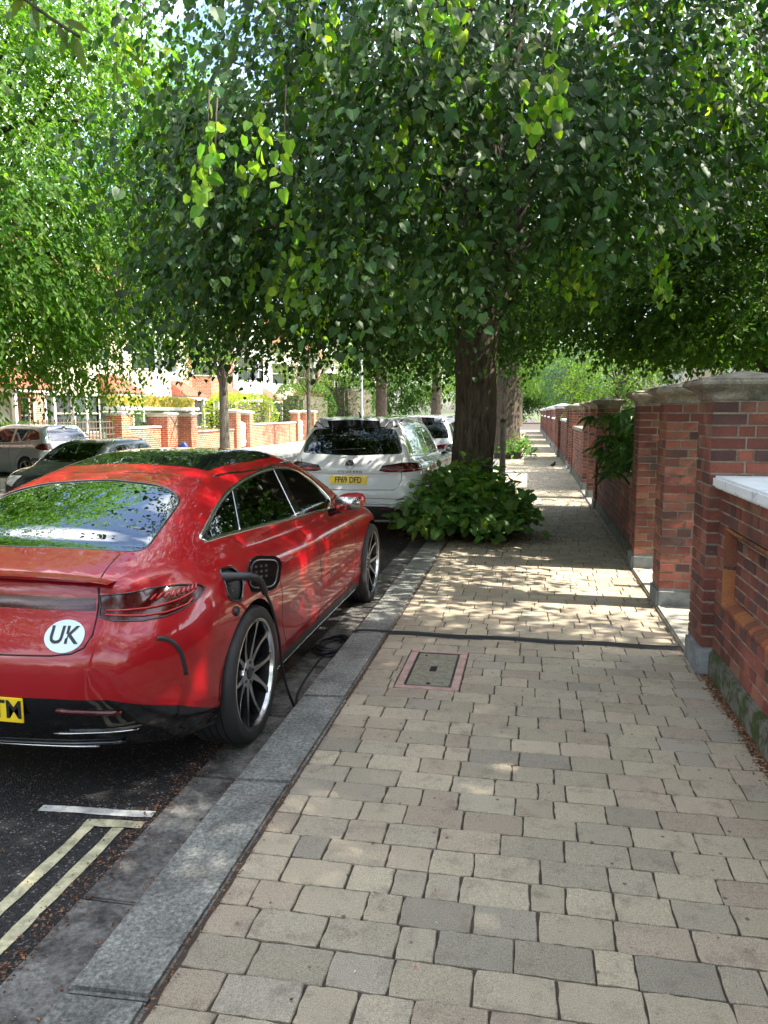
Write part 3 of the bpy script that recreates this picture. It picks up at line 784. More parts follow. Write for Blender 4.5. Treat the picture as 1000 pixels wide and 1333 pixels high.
def wheel(root, loc, r, wdt, side, style='multi', rim_r=None, mats=('alloy', 'alloy_dark')):
    """side +1: outer face towards +x"""
    rim_r = rim_r or r * .73
    e = empty('wheel', loc, parent=root)
    mb = MB(); h = wdt / 2
    prof = [(rim_r * .97, -h * .85), (rim_r * 1.01, -h * .98), (r * .93, -h), (r * .985, -h * .9), (r, -h * .72)]
    for k in (-.42, -.12, .18, .48): prof += [(r, h * (k - .03)), (r - .009, h * (k - .02)), (r - .009, h * (k + .02)), (r, h * (k + .03))]
    prof += [(r, h * .72), (r * .985, h * .9), (r * .955, h * .985), (r * .93, h * .98), (r * .925, h * 1.0), (rim_r * 1.05, h * 1.0), (rim_r * 1.0, h * .95), (rim_r * .97, h * .85)]
    prof = [(a, b * side) for a, b in prof]
    mb.lathe(prof, 56, 'x'); ty = mb.build('tyre', M['rubber'], e, True, auto=35)
    mb = MB(); f = h * .80
    prof = [(rim_r * 1.005, h * .93), (rim_r * 1.01, h * .97), (rim_r * .985, h * .985), (rim_r * .955, h * .95), (rim_r * .94, h * .80)]
    mb.lathe([(a, b * side) for a, b in prof], 56, 'x'); lip = mb.build('rim', M[mats[0]], e, True, auto=30)
    mb = MB(); mb.lathe([(a, b * side) for a, b in [(rim_r * .94, h * .8), (rim_r * .88, -h * .2), (rim_r * .86, -h * .9), (.02, -h * .9)]], 40, 'x'); mb.build('barrel', M['alloy_dark'], lip, True, auto=30)
    ns = {'multi': 10, 'five': 5, 'ten': 10}[style]
    mb = MB(); mbd = MB()
    for i in range(ns):
        a0 = 2 * math.pi * i / ns + (.09 if i % 2 else -.09) * (style == 'multi')
        wh, wt = {'multi': (.024, .012), 'five': (.075, .055), 'ten': (.026, .02)}[style]
        tgt = a0 + (-.14 if i % 2 else .14) * (style == 'multi')
        def pt(rad, ang, off, x): return (x * side, rad * math.cos(ang) - off * math.sin(ang), rad * math.sin(ang) + off * math.cos(ang))
        rings = []
        for k in range(6):
            t = k / 5; rad = .045 + (rim_r * .965 - .045) * t; ang = a0 + (tgt - a0) * t * t; wd = wh + (wt - wh) * min(1, t * 1.6) + (.010 if k == 5 else 0)
            xf = h * (.62 + .05 * t + .2 * t * t)
            rings.append((pt(rad, ang, -wd * .8, xf), pt(rad, ang, wd * .8, xf), pt(rad, ang, wd * .95, xf - .02), pt(rad, ang, wd * .7, xf - .05), pt(rad, ang, -wd * .7, xf - .05), pt(rad, ang, -wd * .95, xf - .02)))
        for k in range(5):
            A, B = rings[k], rings[k + 1]
            mb.add([A[0], A[1], B[1], B[0]], [(0, 1, 2, 3)])
            mbd.add(list(A) + list(B), [(1, 2, 8, 7), (2, 3, 9, 8), (3, 4, 10, 9), (4, 5, 11, 10), (5, 0, 6, 11)])
    mb.build('spoke_faces', M[mats[0]], lip, False); mbd.build('spoke_sides', M[mats[1]], lip, False)
    mb = MB(); mb.lathe([(a, b * side) for a, b in [(.0001, h * .70), (.03, h * .70), (.034, h * .66)]], 24, 'x'); 
    for i in range(5):
        a = 2 * math.pi * i / 5; mb.lathe([(.0001, .006 * side), (.009, .006 * side), (.009, -.02 * side)], 8, 'x', (h * .63 * side, .056 * math.cos(a), .056 * math.sin(a)))
    mb.build('hub_cap', M['alloy_dark'], e, True, auto=30)
    mb = MB(); mb.lathe([(a, b * side) for a, b in [(.034, h * .655), (.078, h * .64), (.085, h * .5), (.085, h * .2)]], 24, 'x'); mb.build('hub', M[mats[0]], e, True, auto=30)
    mb = MB(); mb.lathe([(a, b * side) for a, b in [(.08, h * .1), (rim_r * .72, h * .1), (rim_r * .72, 0), (.08, 0)]], 32, 'x'); mb.build('brake_disc', M['steel'], e, True, auto=30)
    return e
def ribbon(body, name, L3, r, mat, parent, closed=False, off=0., n=6, flat=1.0):
    P = L3 + body.normal(L3) * off if off else L3
    mb = MB(); mb.tube([tuple(a) for a in P], r, n, closed); return mb.build(name, mat, parent, True)
def on_surface_text(body, txt, size, cx, cz, root, mat, off=.004, bold=.0, how='rear', sx=1., name='lettering', tilt=0.):
    V, F = text_mesh(txt, size, bold); V[:, 0] *= sx
    xz = np.stack([cx + V[:, 0], cz + V[:, 1] + V[:, 0] * tilt], 1)
    P = body.rear(xz); P = P + body.normal(P) * off
    return obj(name, npmesh(name, P, F, mat), root)
def plate(root, cx, y, cz, txt, sx, mat='plate_y', rx=0., wpl=.52, hpl=.111, facing=-1, align=None, dx=0.):
    e = obj('number_plate', None, root) if False else None
    mb = MB(); mb.box(-wpl / 2, wpl / 2, -.004, .004, -hpl / 2, hpl / 2, .003); o = mb.build('number_plate', M[mat], root)
    o.location = (cx, y, cz); o.rotation_euler = (rx, 0, 0 if facing < 0 else math.pi)
    if txt:
        V, F = text_mesh(txt, .112, .0022); V = V.copy(); V[:, 0] = V[:, 0] * sx + dx
        P = np.stack([V[:, 0], np.full(len(V), -.0058), V[:, 1]], 1)
        obj('lettering', npmesh('lettering', P, F, M['ink']), o)
    return o
def seat(root, x, y, z, mat, w_=.5):
    mb = MB(); mb.box(x - w_ / 2, x + w_ / 2, y - .25, y + .25, z, z + .14, .05)
    vs0 = len(mb.v); mb.box(x - w_ / 2, x + w_ / 2, y - .30, y - .17, z + .1, z + .68, .05)
    for i in range(vs0, len(mb.v)): v = mb.v[i]; mb.v[i] = (v[0], v[1] - (v[2] - z) * .3, v[2])
    o = mb.build('seat', mat, root, True, auto=40)
    mb = MB(); mb.box(x - .13, x + .13, y - .50, y - .41, z + .70, z + .88, .04); mb.build('headrest', mat, o, True, auto=40); return o
def interior(root, p, mat, lhd=False):
    zf = .35; wb = p['wb']; ys = p.get('seats', (1.55, .55))
    mb = MB(); mb.box(-.68, .68, .1, wb - .25, zf - .05, zf, 0); mb.build('cabin_floor', M['dark_void'], root)
    sx = .38
    for y in ys:
        for x in (-sx, sx): seat(root, x, y, zf + (.12 if y == ys[0] else .02), mat)
    mb = MB(); mb.box(-.68, .68, wb - 1.05 + p.get('dash', 0), wb - .5, .62, .93, .07); mb.build('dashboard', M['seat_dark'], root, True, auto=40)
    mb = MB(); c = Vector((.38, wb - 1.28 + p.get('dash', 0), .86))
    pts = [(c.x + .18 * math.cos(a), c.y + .06 * math.sin(a), c.z + .17 * math.sin(a)) for a in [i * math.pi / 10 for i in range(20)]]
    mb.tube(pts, .016, 8, True); mb.tube([(c.x - .17, c.y, c.z), (c.x + .17, c.y, c.z)], .014, 6); mb.tube([tuple(c), (c.x, c.y + .25, c.z - .08)], .03, 8)
    mb.build('steering_wheel', M['seat_dark'], root, True)
def mirror(root, x, y, z, sg, mat, s=1.0):
    """door mirror: shell, foot"""
    bm = bmesh.new(); bmesh.ops.create_uvsphere(bm, u_segments=20, v_segments=12, radius=1)
    for v in bm.verts:
        a = v.co.copy(); k = 1 - .35 * max(0, a.y)
        v.co = Vector((x + sg * (.14 + .125 * a.x * (abs(a.x) ** -.25 if abs(a.x) > .01 else 1)) * s, y + .085 * a.y * s + .02, z + (.075 * a.z * k * (abs(a.z) ** -.2 if abs(a.z) > .01 else 1)) * s + .02 * sg * a.x))
    me = bpy.data.meshes.new('door_mirror'); bm.to_mesh(me); bm.free(); me.materials.append(mat); me.polygons.foreach_set('use_smooth', [True] * len(me.polygons))
    o = obj('door_mirror', me, root)
    mb = MB(); mb.box(min(x + sg * .05, x + sg * .24), max(x + sg * .05, x + sg * .24), y - .070, y - .05, z - .05, z + .05, .02); mb.build('mirror_glass', M['chrome'], o, True)
    mb = MB(); mb.tube([(x - sg * .03, y + .02, z - .09), (x + sg * .06, y + .02, z - .06), (x + sg * .10, y + .02, z - .02)], [.03, .028, .03], 8); mb.build('mirror_foot', M['gloss_black'], o, True); return o
def arch_liner(root, p, body):
    for ya in (0, p['wb']):
        for sg in (-1, 1):
            mb = MB(); n = 18; vs = []
            for j in range(n + 1):
                a = math.pi * j / n - .0; rr = p['wr'] + .05
                for x in (.93 * p['W'][2][1] / .96, .5): vs.append((sg * (x if x > .6 else .5), ya + rr * math.cos(a), p['wr'] + rr * math.sin(a)))
            fs = [(2 * j, 2 * j + 1, 2 * j + 3, 2 * j + 2) for j in range(n)]
            b = len(vs)
            vs += [(sg * .5, ya + (p['wr'] + .05) * math.cos(math.pi * j / 12), p['wr'] + (p['wr'] + .05) * math.sin(math.pi * j / 12)) for j in range(13)] + [(sg * .5, ya - p['wr'] - .05, .1), (sg * .5, ya + p['wr'] + .05, .1)]
            fs.append(tuple(range(b, len(vs)))); mb.add(vs, fs); mb.build('arch_liner', M['dark_void'], root)

def arch_poly(ya, p):
    r = p['wr'] + .032; zb = p['zb'] + .028; n = 26; a0 = math.asin((zb - p['wr'] * 1.01) / r)
    pts = []
    for j in range(n + 1):
        a = a0 + (math.pi - 2 * a0) * j / n; pts.append((ya + r * math.cos(a), p['wr'] * 1.01 + r * math.sin(a)))
    return pts

def build_car(spec, name, loc, rz, label, cat, group, paint):
    p = spec; body = Body(p); root = empty(name, loc, rz, label, cat, group)
    regs = []
    for sg in (1, -1):
        for (nm, mat, pts, off, par) in p['side_regions']:
            pl = pts if len(pts) > 12 else rounded(pts, p.get('rr', {}).get(nm, .03))
            regs.append((nm, paint if mat == 'paint' else (M[mat] if mat else None), body.line('S', pl, sg), off, (par + str(sg)) if par else None, nm + str(sg)))
        for (nm, mat, pts, off, par) in (p.get('right_regions', []) if sg == 1 else []):
            regs.append((nm, M[mat], body.line('S', rounded(pts, .04), sg), off, None, nm))
        for (nm, mat, pts, off) in p.get('half_regions', []):
            regs.append((nm, paint if mat == 'paint' else M[mat], body.line('mix', pts, sg), off, None, nm + str(sg)))
    for (nm, mat, kind, pts, off) in p.get('mid_regions', []):
        regs.append((nm, paint if mat == 'paint' else M[mat], body.line(kind, pts), off, None, nm))
    for sg in (1, -1):
        for ya in (0, p['wb']): regs.append(('arch', None, body.line('S', arch_poly(ya, p), sg), 0, None))
    made = skin(body, regs, root, paint, p.get('h', .05))
    for sg in (1, -1):
        for (nm, mat, pts, closed, r, off) in p.get('side_lines', []):
            ribbon(body, nm, body.line('S', pts, sg, closed), r, M[mat] if mat != 'paint' else paint, root, closed, off)
    for (nm, mat, kind, pts, closed, r, off) in p.get('lines', []):
        ribbon(body, nm, body.line(kind, pts, 1, closed), r, M[mat] if mat != 'paint' else paint, root, closed, off)
    arch_liner(root, p, body)
    for sg in (1, -1):
        for ya in (0, p['wb']): wheel(root, (sg * (p['track'] - p['tw'] / 2), ya, p['wr']), p['wr'], p['tw'], sg, p.get('wstyle', 'five'), p.get('rim'))
        mirror(root, sg * p['mir'][0], p['mir'][1], p['mir'][2], sg, paint if p.get('mirror_paint', True) else M['gloss_black'])
    mb = MB(); mb.box(-.7, .7, p['wb'] * .0 - .45, p['wb'] + .5, p['zb'] - .02, p['zb'] + .12, .02); mb.build('underside', M['dark_void'], root)
    return root, body, made

# ---- red hatchback saloon (near car)
RED = dict(
    wb=3.12, wr=.365, tw=.255, track=.975, zb=.20, spine=(0.15, 3.0), h=.038, rim=.293, wstyle='multi', ks=.07, kt=.42, kd=.16, ct=.13, cn=.28, tb=.78, kg=.12, cr=.075, dc=.05,
    W=[(-1.0, .885), (-.6, .93), (0, .968), (.6, .957), (1.6, .952), (2.6, .955), (3.12, .962), (3.7, .925), (4.1, .86)],
    sec=[(.15, -.075), (.25, -.03), (.38, -.012), (.5, -.012), (.62, -.004), (.74, 0), (.84, -.012), (.92, -.04), (1.0, -.085), (1.1, -.16)],
    tail=[(.15, -.62), (.28, -.80), (.40, -.895), (.52, -.93), (.66, -.925), (.78, -.895), (.84, -.865), (.94, -.835), (1.00, -.845), (1.05, -.865), (1.2, -.80)],
    nose=[(.15, 3.78), (.35, 3.9), (.55, 3.93), (.75, 3.86), (.95, 3.6), (1.1, 3.2)],
    deck=[(-1, 1.045), (-.85, 1.055), (-.7, 1.065), (-.4, 1.08), (0, 1.075), (.6, 1.03), (1.2, .995), (2.4, .965), (3.1, .95), (3.5, .90), (3.9, .78), (4.2, .6)],
    roof=[(-1., .98), (-.86, 1.02), (-.70, 1.055), (-.52, 1.10), (-.3, 1.185), (0, 1.29), (.25, 1.368), (.6, 1.448), (.95, 1.498), (1.25, 1.506), (1.6, 1.492), (1.95, 1.44), (2.3, 1.33), (2.65, 1.18), (2.95, 1.05), (3.3, .95), (3.7, .86), (4.2, .6)],
    zg=1.04, G=[(-1, .70), (-.5, .785), (0, .836), (.5, .848), (1.2, .85), (2.0, .842), (2.6, .79), (3.2, .68)],
    seats=(1.25, .72), dash=-.35, mir=(.87, 2.02, 1.055),
    creases=[(.30, .012, .03, 0.0)],
)
top_ln = [(-.14, 1.115), (-.04, 1.145), (.06, 1.175), (.20, 1.215), (.36, 1.254), (.55, 1.29), (.85, 1.326), (1.2, 1.348), (1.55, 1.352), (1.87, 1.325), (2.05, 1.262), (2.19, 1.165), (2.26, 1.06)]
bot_ln = [(2.27, .965), (1.8, 1.005), (1.42, 1.03), (.8, 1.062), (.4, 1.08), (.07, 1.093), (-.12, 1.096)]
tpf = curve(top_ln); btf = curve(sorted(bot_ln))
def wpoly(ya, yb, sa=0, sb=0, gap=.0):
    """window between slanted lines at ya / yb (position at belt), slants in y per z"""
    up = []; dn = []
    n = 12
    for i in range(n + 1):
        t = i / n; yb_ = ya + (yb - ya) * t; z1 = 0
        # slanted: shift y by slant at height
        s_ = sa + (sb - sa) * t; y1 = yb_ + s_ * .33; z1 = float(tpf(y1)) - .012; up.append((y1, z1)); dn.append((yb_, float(btf(yb_)) + .012))
    return dn + up[::-1]
ring = spline(top_ln, 4) + spline(bot_ln, 4)
RED['side_regions'] = [
    ('pillar_trim', 'gloss_black', ring, 0, None),
    ('quarter_window', 'privacy', [(-.08, 1.108), (.27, float(btf(.27)) + .012), (.57, float(tpf(.57)) - .012), (.40, float(tpf(.40)) - .012), (.18, float(tpf(.18)) - .012), (.0, float(tpf(.0)) - .010)], -.002, None),
    ('rear_window', 'privacy', [(.34, float(btf(.34)) + .012), (1.22, float(btf(1.22)) + .012), (1.46, float(tpf(1.46)) - .012), (1.2, float(tpf(1.2)) - .012), (.9, float(tpf(.9)) - .012), (.65, float(tpf(.65)) - .014)], -.002, None),
    ('front_window', 'glass', [(1.40, float(btf(1.40)) + .012), (2.16, float(btf(2.16)) + .012), (2.14, float(tpf(2.14)) - .016), (2.0, float(tpf(2.0)) - .016), (1.8, float(tpf(1.8)) - .014), (1.62, float(tpf(1.62)) - .014)], -.002, None),
    ('sill', 'black_plastic', [(.42, .225), (2.68, .225), (2.68, .295), (.42, .285)], .002, None),
]
RED['right_regions'] = [('charging_port', 'black_plastic', [(-.30, .84), (-.165, .80), (-.075, .90), (-.105, .965), (-.24, .975)], -.012, None)]
RED['rr'] = dict(rear_window=.02, front_window=.02, sill=.01)
RED['half_regions'] = [
    ('tail_lamp', 'lamp', [('R', .545, .955), ('R', .70, .965), ('S', -.66, .968), ('S', -.54, .964), ('S', -.45, .948), ('S', -.43, .930), ('S', -.50, .895), ('S', -.60, .866), ('S', -.67, .848), ('R', .72, .84), ('R', .62, .85), ('R', .555, .87)], -.003),
]
RED['mid_regions'] = [
    ('rear_glass', 'reargl', 'T', rounded([(-.60, -.475), (0, -.515), (.60, -.475), (.575, -.20), (.545, .07), (.38, .20), (0, .255), (-.38, .20), (-.545, .07), (-.575, -.20)], .09), -.003),
    ('roof_glass', 'roofgl', 'T', rounded([(-.49, .52), (0, .56), (.49, .52), (.515, 1.2), (.50, 1.7), (0, 1.76), (-.50, 1.7), (-.515, 1.2)], .08), .001),
    ('windscreen', 'glass', 'T', rounded([(-.50, 1.80), (0, 1.86), (.50, 1.80), (.62, 2.72), (0, 2.9), (-.62, 2.72)], .08), -.002),
    ('lamp_strip', 'lamp', 'R', [(-.535, .89), (-.53, .945), (0, .955), (.53, .945), (.535, .89), (0, .90)], .001),
    ('rear_diffuser', 'gloss_black', 'mix', [('S', -.335, .42), ('S', -.52, .435), ('R', .80, .455), ('R', .60, .50), ('R', .42, .525), ('R', 0, .525), ('R', -.42, .525), ('R', -.60, .50), ('R', -.80, .455)], .001),
]
def mixline(body, items, step=.03):
    """items: (kind, sg, a, b); densify between same kind+sg"""
    out = []
    n = len(items)
    for i in range(n):
        k0, s0, a0, b0 = items[i]; k1, s1, a1, b1 = items[(i + 1) % n]
        if (k0, s0) != (k1, s1): out.append(items[i]); continue
        m = max(1, int(math.hypot(a1 - a0, b1 - b0) / step)); out += [(k0, s0, a0 + (a1 - a0) * j / m, b0 + (b1 - b0) * j / m) for j in range(m)]
    P = np.zeros((len(out), 3)); key = np.array([o_[0] + str(o_[1]) for o_ in out]); ab = np.array([o_[2:] for o_ in out], float)
    for k in set(key.tolist()):
        m_ = key == k; s_ = int(k[1:]); q_ = ab[m_].copy()
        if k[0] == 'S': P[m_] = body.side(q_, s_)
        else: q_[:, 0] *= s_; P[m_] = body.rear(q_)
    return P
_bl = Body.line
def line2(s, kind, pts, sg=1, closed=True, step=.03, off=0.):
    if kind == 'sym':
        items = [(k, 1, a, b) for k, a, b in pts] + [(k, -1, a, b) for k, a, b in pts[::-1]]
        return mixline(s, items)
    return _bl(s, kind, pts, sg, closed, step, off)
Body.line = line2
zl = .232
RED['mid_regions'][-1] = ('rear_diffuser', 'gloss_black', 'sym', [('R', .0, .53), ('R', .40, .53), ('R', .62, .52), ('R', .77, .47), ('S', -.66, .435), ('S', -.52, .37), ('S', -.372, .32), ('S', -.372, zl), ('S', -.5, zl), ('S', -.6, zl), ('R', .70, zl), ('R', .35, zl), ('R', 0, zl)], .001)
RED['side_lines'] = [
    ('window_trim', 'chrome', ring, True, .013, -0.002),
    ('window_divider', 'chrome', [(.30, float(btf(.30))), (.60, float(tpf(.60)))], False, .005, .0),
    ('window_divider', 'chrome', [(1.25, float(btf(1.25))), (1.49, float(tpf(1.49)))], False, .005, .0),
    ('door_gap', 'dark_void', [(.50, .69), (.44, .80), (.34, .95), (.12, 1.08)], False, .0032, -.0015),
    ('door_gap', 'dark_void', [(.50, .69), (.52, .50), (.60, .34), (.72, .29)], False, .0032, -.0015),
    ('door_gap', 'dark_void', [(1.20, 1.03), (1.33, .85), (1.41, .6), (1.42, .4), (1.38, .29)], False, .0032, -.0015),
    ('door_gap', 'dark_void', [(2.24, .96), (2.40, .85), (2.50, .65), (2.50, .45), (2.44, .29)], False, .0032, -.0015),
    ('lower_crease', 'chrome', [(.45, .232), (2.6, .232)], False, .006, .004),
]
RED['lines'] = [
    ('boot_gap', 'dark_void', 'R', [(-.54, .99), (-.545, .87), (-.545, .80), (-.52, .75), (-.47, .725), (-.38, .715), (0, .71), (.38, .715), (.47, .725), (.52, .75), (.545, .80), (.545, .87), (.54, .99)], False, .004, -.001),
    ('boot_gap', 'dark_void', 'T', [(.535, -.77), (.51, -.62), (.50, -.51)], False, .003, -.001),
    ('glass_seal', 'gloss_black', 'T', rounded([(-.60, -.475), (0, -.515), (.60, -.475), (.575, -.20), (.545, .07), (.38, .20), (0, .255), (-.38, .20), (-.545, .07), (-.575, -.20)], .09), True, .006, -.002),
    ('tailgate_gap', 'dark_void', 'T', [(-.60, .33), (-.3, .375), (0, .385), (.3, .375), (.60, .33)], False, .0025, -.001),
    ('lamp_outline', 'gloss_black', 'mix', RED['half_regions'][0][2], True, .004, 0),
]
CARX, CARY = -2.375, 3.77
red, rbody, rmade = build_car(RED, 'parked_car', (CARX, CARY, ZR), 0, 'glossy red fastback car plugged in at the kerb with a round UK sticker', 'car', None, M['red'])
def det(name, mb, mat, par, smooth=True): return mb.build(name, M[mat] if isinstance(mat, str) else mat, par, smooth, auto=35)
interior(red, RED, M['seat'])
# boot spoiler lip
mb = MB(); sp = []
for x in np.linspace(-.60, .60, 25):
    sp.append((x, -.845 + .13 * x * x, 1.052 - .05 * x * x - .012 * (abs(x) / .6) ** 4))
vs = []; 
for (x, y, z) in sp:
    k = 1 - (abs(x) / .6) ** 6
    vs += [(x, y + .17, z - .010), (x, y + .07, z - .008 + .003 * k), (x, y - .006 * k, z - .008 + .007 * k), (x, y - .008 * k, z - .010 + .004 * k), (x, y + .02, z - .014 * k - .010)]
fs = []
for i in range(len(sp) - 1):
    for j in range(4): fs.append((i * 5 + j, i * 5 + j + 1, i * 5 + 5 + j + 1, i * 5 + 5 + j))
mb.add(vs, fs); det('boot_spoiler', mb, M['red'], red)
# UK oval sticker on the boot
sk = []; n = 40; ccx, ccz = .425, .792; aw, ah = .088, .064
rows = [(0, 0)] + [(math.cos(2 * math.pi * i / n) * k, math.sin(2 * math.pi * i / n) * k) for k in (.35, .7, 1.0) for i in range(n)]
P = rbody.rear([(ccx + a * aw, ccz + b * ah) for a, b in rows]); P = P + rbody.normal(P) * .0025
fs = [(0, 1 + i, 1 + (i + 1) % n) for i in range(n)]
for k in range(2): fs += [(1 + k * n + i, 1 + (k + 1) * n + i, 1 + (k + 1) * n + (i + 1) % n, 1 + k * n + (i + 1) % n) for i in range(n)]
stk = obj('oval_sticker', npmesh('oval_sticker', P, fs, M['sticker'], True), red)
on_surface_text(rbody, 'UK', .094, ccx - .002, ccz + .002, stk, M['ink'], .0045, .002)
# tail lamp internals: glowing bars
for sg in (1, -1):
    lam = rmade.get('tail_lamp%d' % sg)
    for k, (dz, xa, xb) in enumerate([(.0, .62, -.36), (-.028, .64, -.42)]):
        L = rbody.line('mix', [('R', .58, .895 + dz * .6), ('R', .72, .888 + dz), ('S', -.66, .892 + dz), ('S', -.56, .912 + dz), ('S', -.48 - k * .04, .935 + dz)], sg, False, .02)
        ribbon(rbody, 'light_bar', L, .0045, M['lampglow'], lam, False, .001)
    for k in range(9):
        t = k / 8; yy = -.665 + .18 * t; zz = .918 + .018 * t
        L = rbody.line('S', [(yy, zz), (yy + .03, zz + .022)], sg, False, .01); ribbon(rbody, 'light_element', L, .006, M['lampglow'], lam, False, -.001)
# number plate, reflectors, exhaust-like trims on the lower bumper
yp = float(rbody.rear([(0, .46)])[0][1])
plate(red, 0.0, yp - .012, .475, 'TM', .95, 'plate_y', 0, dx=.185)
for sg in (1, -1):
    L = rbody.line('R', [(.40, .475), (.66, .455)], sg, False, .03); ribbon(rbody, 'reflector', L, .013, M['lamp'], red, False, .002)
    for z_, a, b, m_ in ((.345, .34, .70, 'chrome'),):
        ribbon(rbody, 'bumper_trim', rbody.line('R', [(a, z_), (b, z_ + .012)], sg, False, .03), .0035, M[m_], red, False, .003)
    # vertical slit behind the wheel arch
    ribbon(rbody, 'air_slit', rbody.line('S', spline([(-.735, .765), (-.70, .75), (-.665, .69), (-.64, .575)], 5), sg, False, .02), .012, M['black_plastic'], red, False, -.004)
    for yh in (.56, 1.55):
        P3 = rbody.line('S', [(yh, .865 - .02 * (yh > 1)), (yh + .19, .862 - .02 * (yh > 1))], sg, False, .02); k_ = len(P3)
        mb = MB(); mb.tube([tuple(a) for a in P3 + rbody.normal(P3) * .002], [.005] + [.013] * (k_ - 2) + [.005], 10); mb.build('door_handle', M['red'], red, True)
ribbon(rbody, 'rear_skirt', rbody.line('R', [(-.62, .285), (0, .262), (.62, .285)], 1, False), .012, M['chrome'] if False else M['gloss_black'], red, False, .006)
ribbon(rbody, 'skirt_trim', rbody.line('R', [(-.50, .265), (0, .252), (.50, .265)], 1, False), .007, M['chrome'], red, False, .012)
for sg in (1, -1):
    L = rbody.line('T', [(.535, .52), (.56, .9), (.565, 1.3), (.55, 1.8), (.52, 2.1)], sg, False, .03); ribbon(rbody, 'roof_rail', L, .008, M['gloss_black'], red, False, -.002)
# charging port: open flap, socket, plug
port_c = rbody.side([(-.225, .93)], 1)[0]; nn = rbody.normal(np.array([port_c]))[0]
P = rbody.line('S', rounded([(-.30, .84), (-.165, .80), (-.075, .90), (-.105, .965), (-.24, .975)], .04), 1); port = rmade['charging_port']
ribbon(rbody, 'port_lip', P, .006, M['gloss_black'], port, True, .002)
mb = MB(); pc_ = Vector(port_c) + Vector(nn) * .004
mb.lathe([(.0001, .012), (.030, .012), (.036, .006), (.036, -.01)], 24, 'x', tuple(pc_ + Vector((0.005, .0, -.005)))); mb.lathe([(.0001, .010), (.022, .010), (.026, .0)], 20, 'x', tuple(pc_ + Vector((.008, .035, -.085)))); det('socket', mb, 'gloss_black', port)
mb = MB(); mb.lathe([(.0001, .045), (.022, .045), (.026, .035), (.026, 0)], 20, 'x', tuple(pc_ + Vector((.012, -.01, -.165)))); det('socket_cap', mb, 'black_plastic', port)
# flap swung out on its front edge, standing away from the body
fc = Vector(rbody.side([(-.055, .915)], 1)[0]); ang = R(62)
du = Vector((math.sin(R(40)), math.cos(R(40)), 0)); dz_ = Vector((0, 0, 1)); dn = du.cross(dz_)
fl = rounded([(.0, -.10), (.20, -.115), (.235, .07), (.03, .095)], .07)
mb = MB(); k = len(fl)
vs = [fc + du * (a + .01) + dz_ * b + dn * .007 for a, b in fl] + [fc + du * (a + .01) + dz_ * b - dn * .007 for a, b in fl]
mb.add(vs, [tuple(range(k)), tuple(range(k, 2 * k))[::-1]] + [(i, (i + 1) % k, k + (i + 1) % k, k + i) for i in range(k)]); det('charging_flap', mb, 'gloss_black', port, False)
mb = MB(); sidev = -1 if (Vector((0, -1, 0)).dot(dn) < 0) else 1
fl2 = rounded([(.022, -.078), (.182, -.092), (.208, .052), (.046, .073)], .05); k = len(fl2)
mb.tube([tuple(fc + du * (a + .01) + dz_ * b + dn * .008 * sidev) for a, b in fl2], .004, 6, True)
for i in range(4):
    for j in range(3):
        c_ = fc + du * (.04 + .030 * i) + dz_ * (-.03 + .028 * j) + dn * .009 * sidev
        mb.add([c_ + du * a + dz_ * b for a, b in ((0, 0), (.014, 0), (.014, .012), (0, .012))], [(0, 1, 2, 3)])
mb.build('flap_markings', M['steel'], port)
# charging lead: one thing, plug + cable + coil
pw = Vector((CARX, CARY, ZR)) + pc_
t = empty('charging_cable', (pw.x, pw.y, ZR), label='black charging cable hanging from the red car to a coil in the gutter', cat='cable')
inv = Vector((-pw.x, -pw.y, -ZR))
mb = MB(); a = pw + Vector((-.01, -.01, .0))
pl = spline([tuple(a), tuple(a + Vector((.045, -.012, .012))), (-1.345, 3.53, .848), (-1.315, 3.60, .815), (-1.31, 3.665, .735)], 5)
rr = [.034 - .010 * min(1, i / 6) - .007 * (i / (len(pl) - 1)) for i in range(len(pl))]
mb.tube([Vector(q) + inv for q in pl], rr, 14); mb.build('plug', M['black_plastic'], t, True)
e_ = Vector(pl[-1])
cb_ = spline([tuple(e_), (-1.32, 3.77, .655), (-1.33, 3.87, .54), (-1.34, 3.965, .40), (-1.35, 4.04, .22), (-1.345, 4.09, .09), (-1.33, 4.14, -.02), (-1.335, 4.22, -.082), (-1.39, 4.5, -.086), (-1.42, 4.95, -.084), (-1.41, 5.2, -.08)], 7)
co_ = []
rg = random.Random(4)
for i in range(70):
    a_ = i * 2 * math.pi / 14; k = .15 + .02 * math.sin(i * .7); co_.append((-1.40 + k * .75 * math.cos(a_) + .015 * math.sin(i * .31), 5.36 + k * 1.25 * math.sin(a_) + .02 * math.cos(i * .23), -.08 + .010 * (i / 14) + .004 * math.sin(i)))
tail_ = [(-1.30, 5.50, -.06), (-1.262, 5.52, .000), (-1.22, 5.525, .016), (-1.10, 5.53, .018), (-.98, 5.535, .014)]
mb = MB(); mb.tube([Vector(q) + inv for q in cb_ + co_ + spline(tail_, 5)], .0085, 8); mb.build('lead', M['cable'], t, True)
# cable protector ramp across the footpath
mb = MB(); V = []; 
pr = [(-.045, 0.0), (-.02, .012), (.02, .012), (.045, 0.0)]
pth = [(-1.00 + (2.09) * i / 24, 5.535 + .012 * math.sin(i * .8) - .0 * i) for i in range(25)]
vs = [(x, y + a, .003 + b) for x, y in pth for a, b in pr]; fs = [(i * 4 + j, i * 4 + j + 1, i * 4 + 5 + j, i * 4 + 4 + j) for i in range(24) for j in range(3)]
mb.add(vs, fs); props(mb.build('cable_protector', M['cable']), 'thin black cable protector strip laid across the footpath to the gateway', 'cable protector')
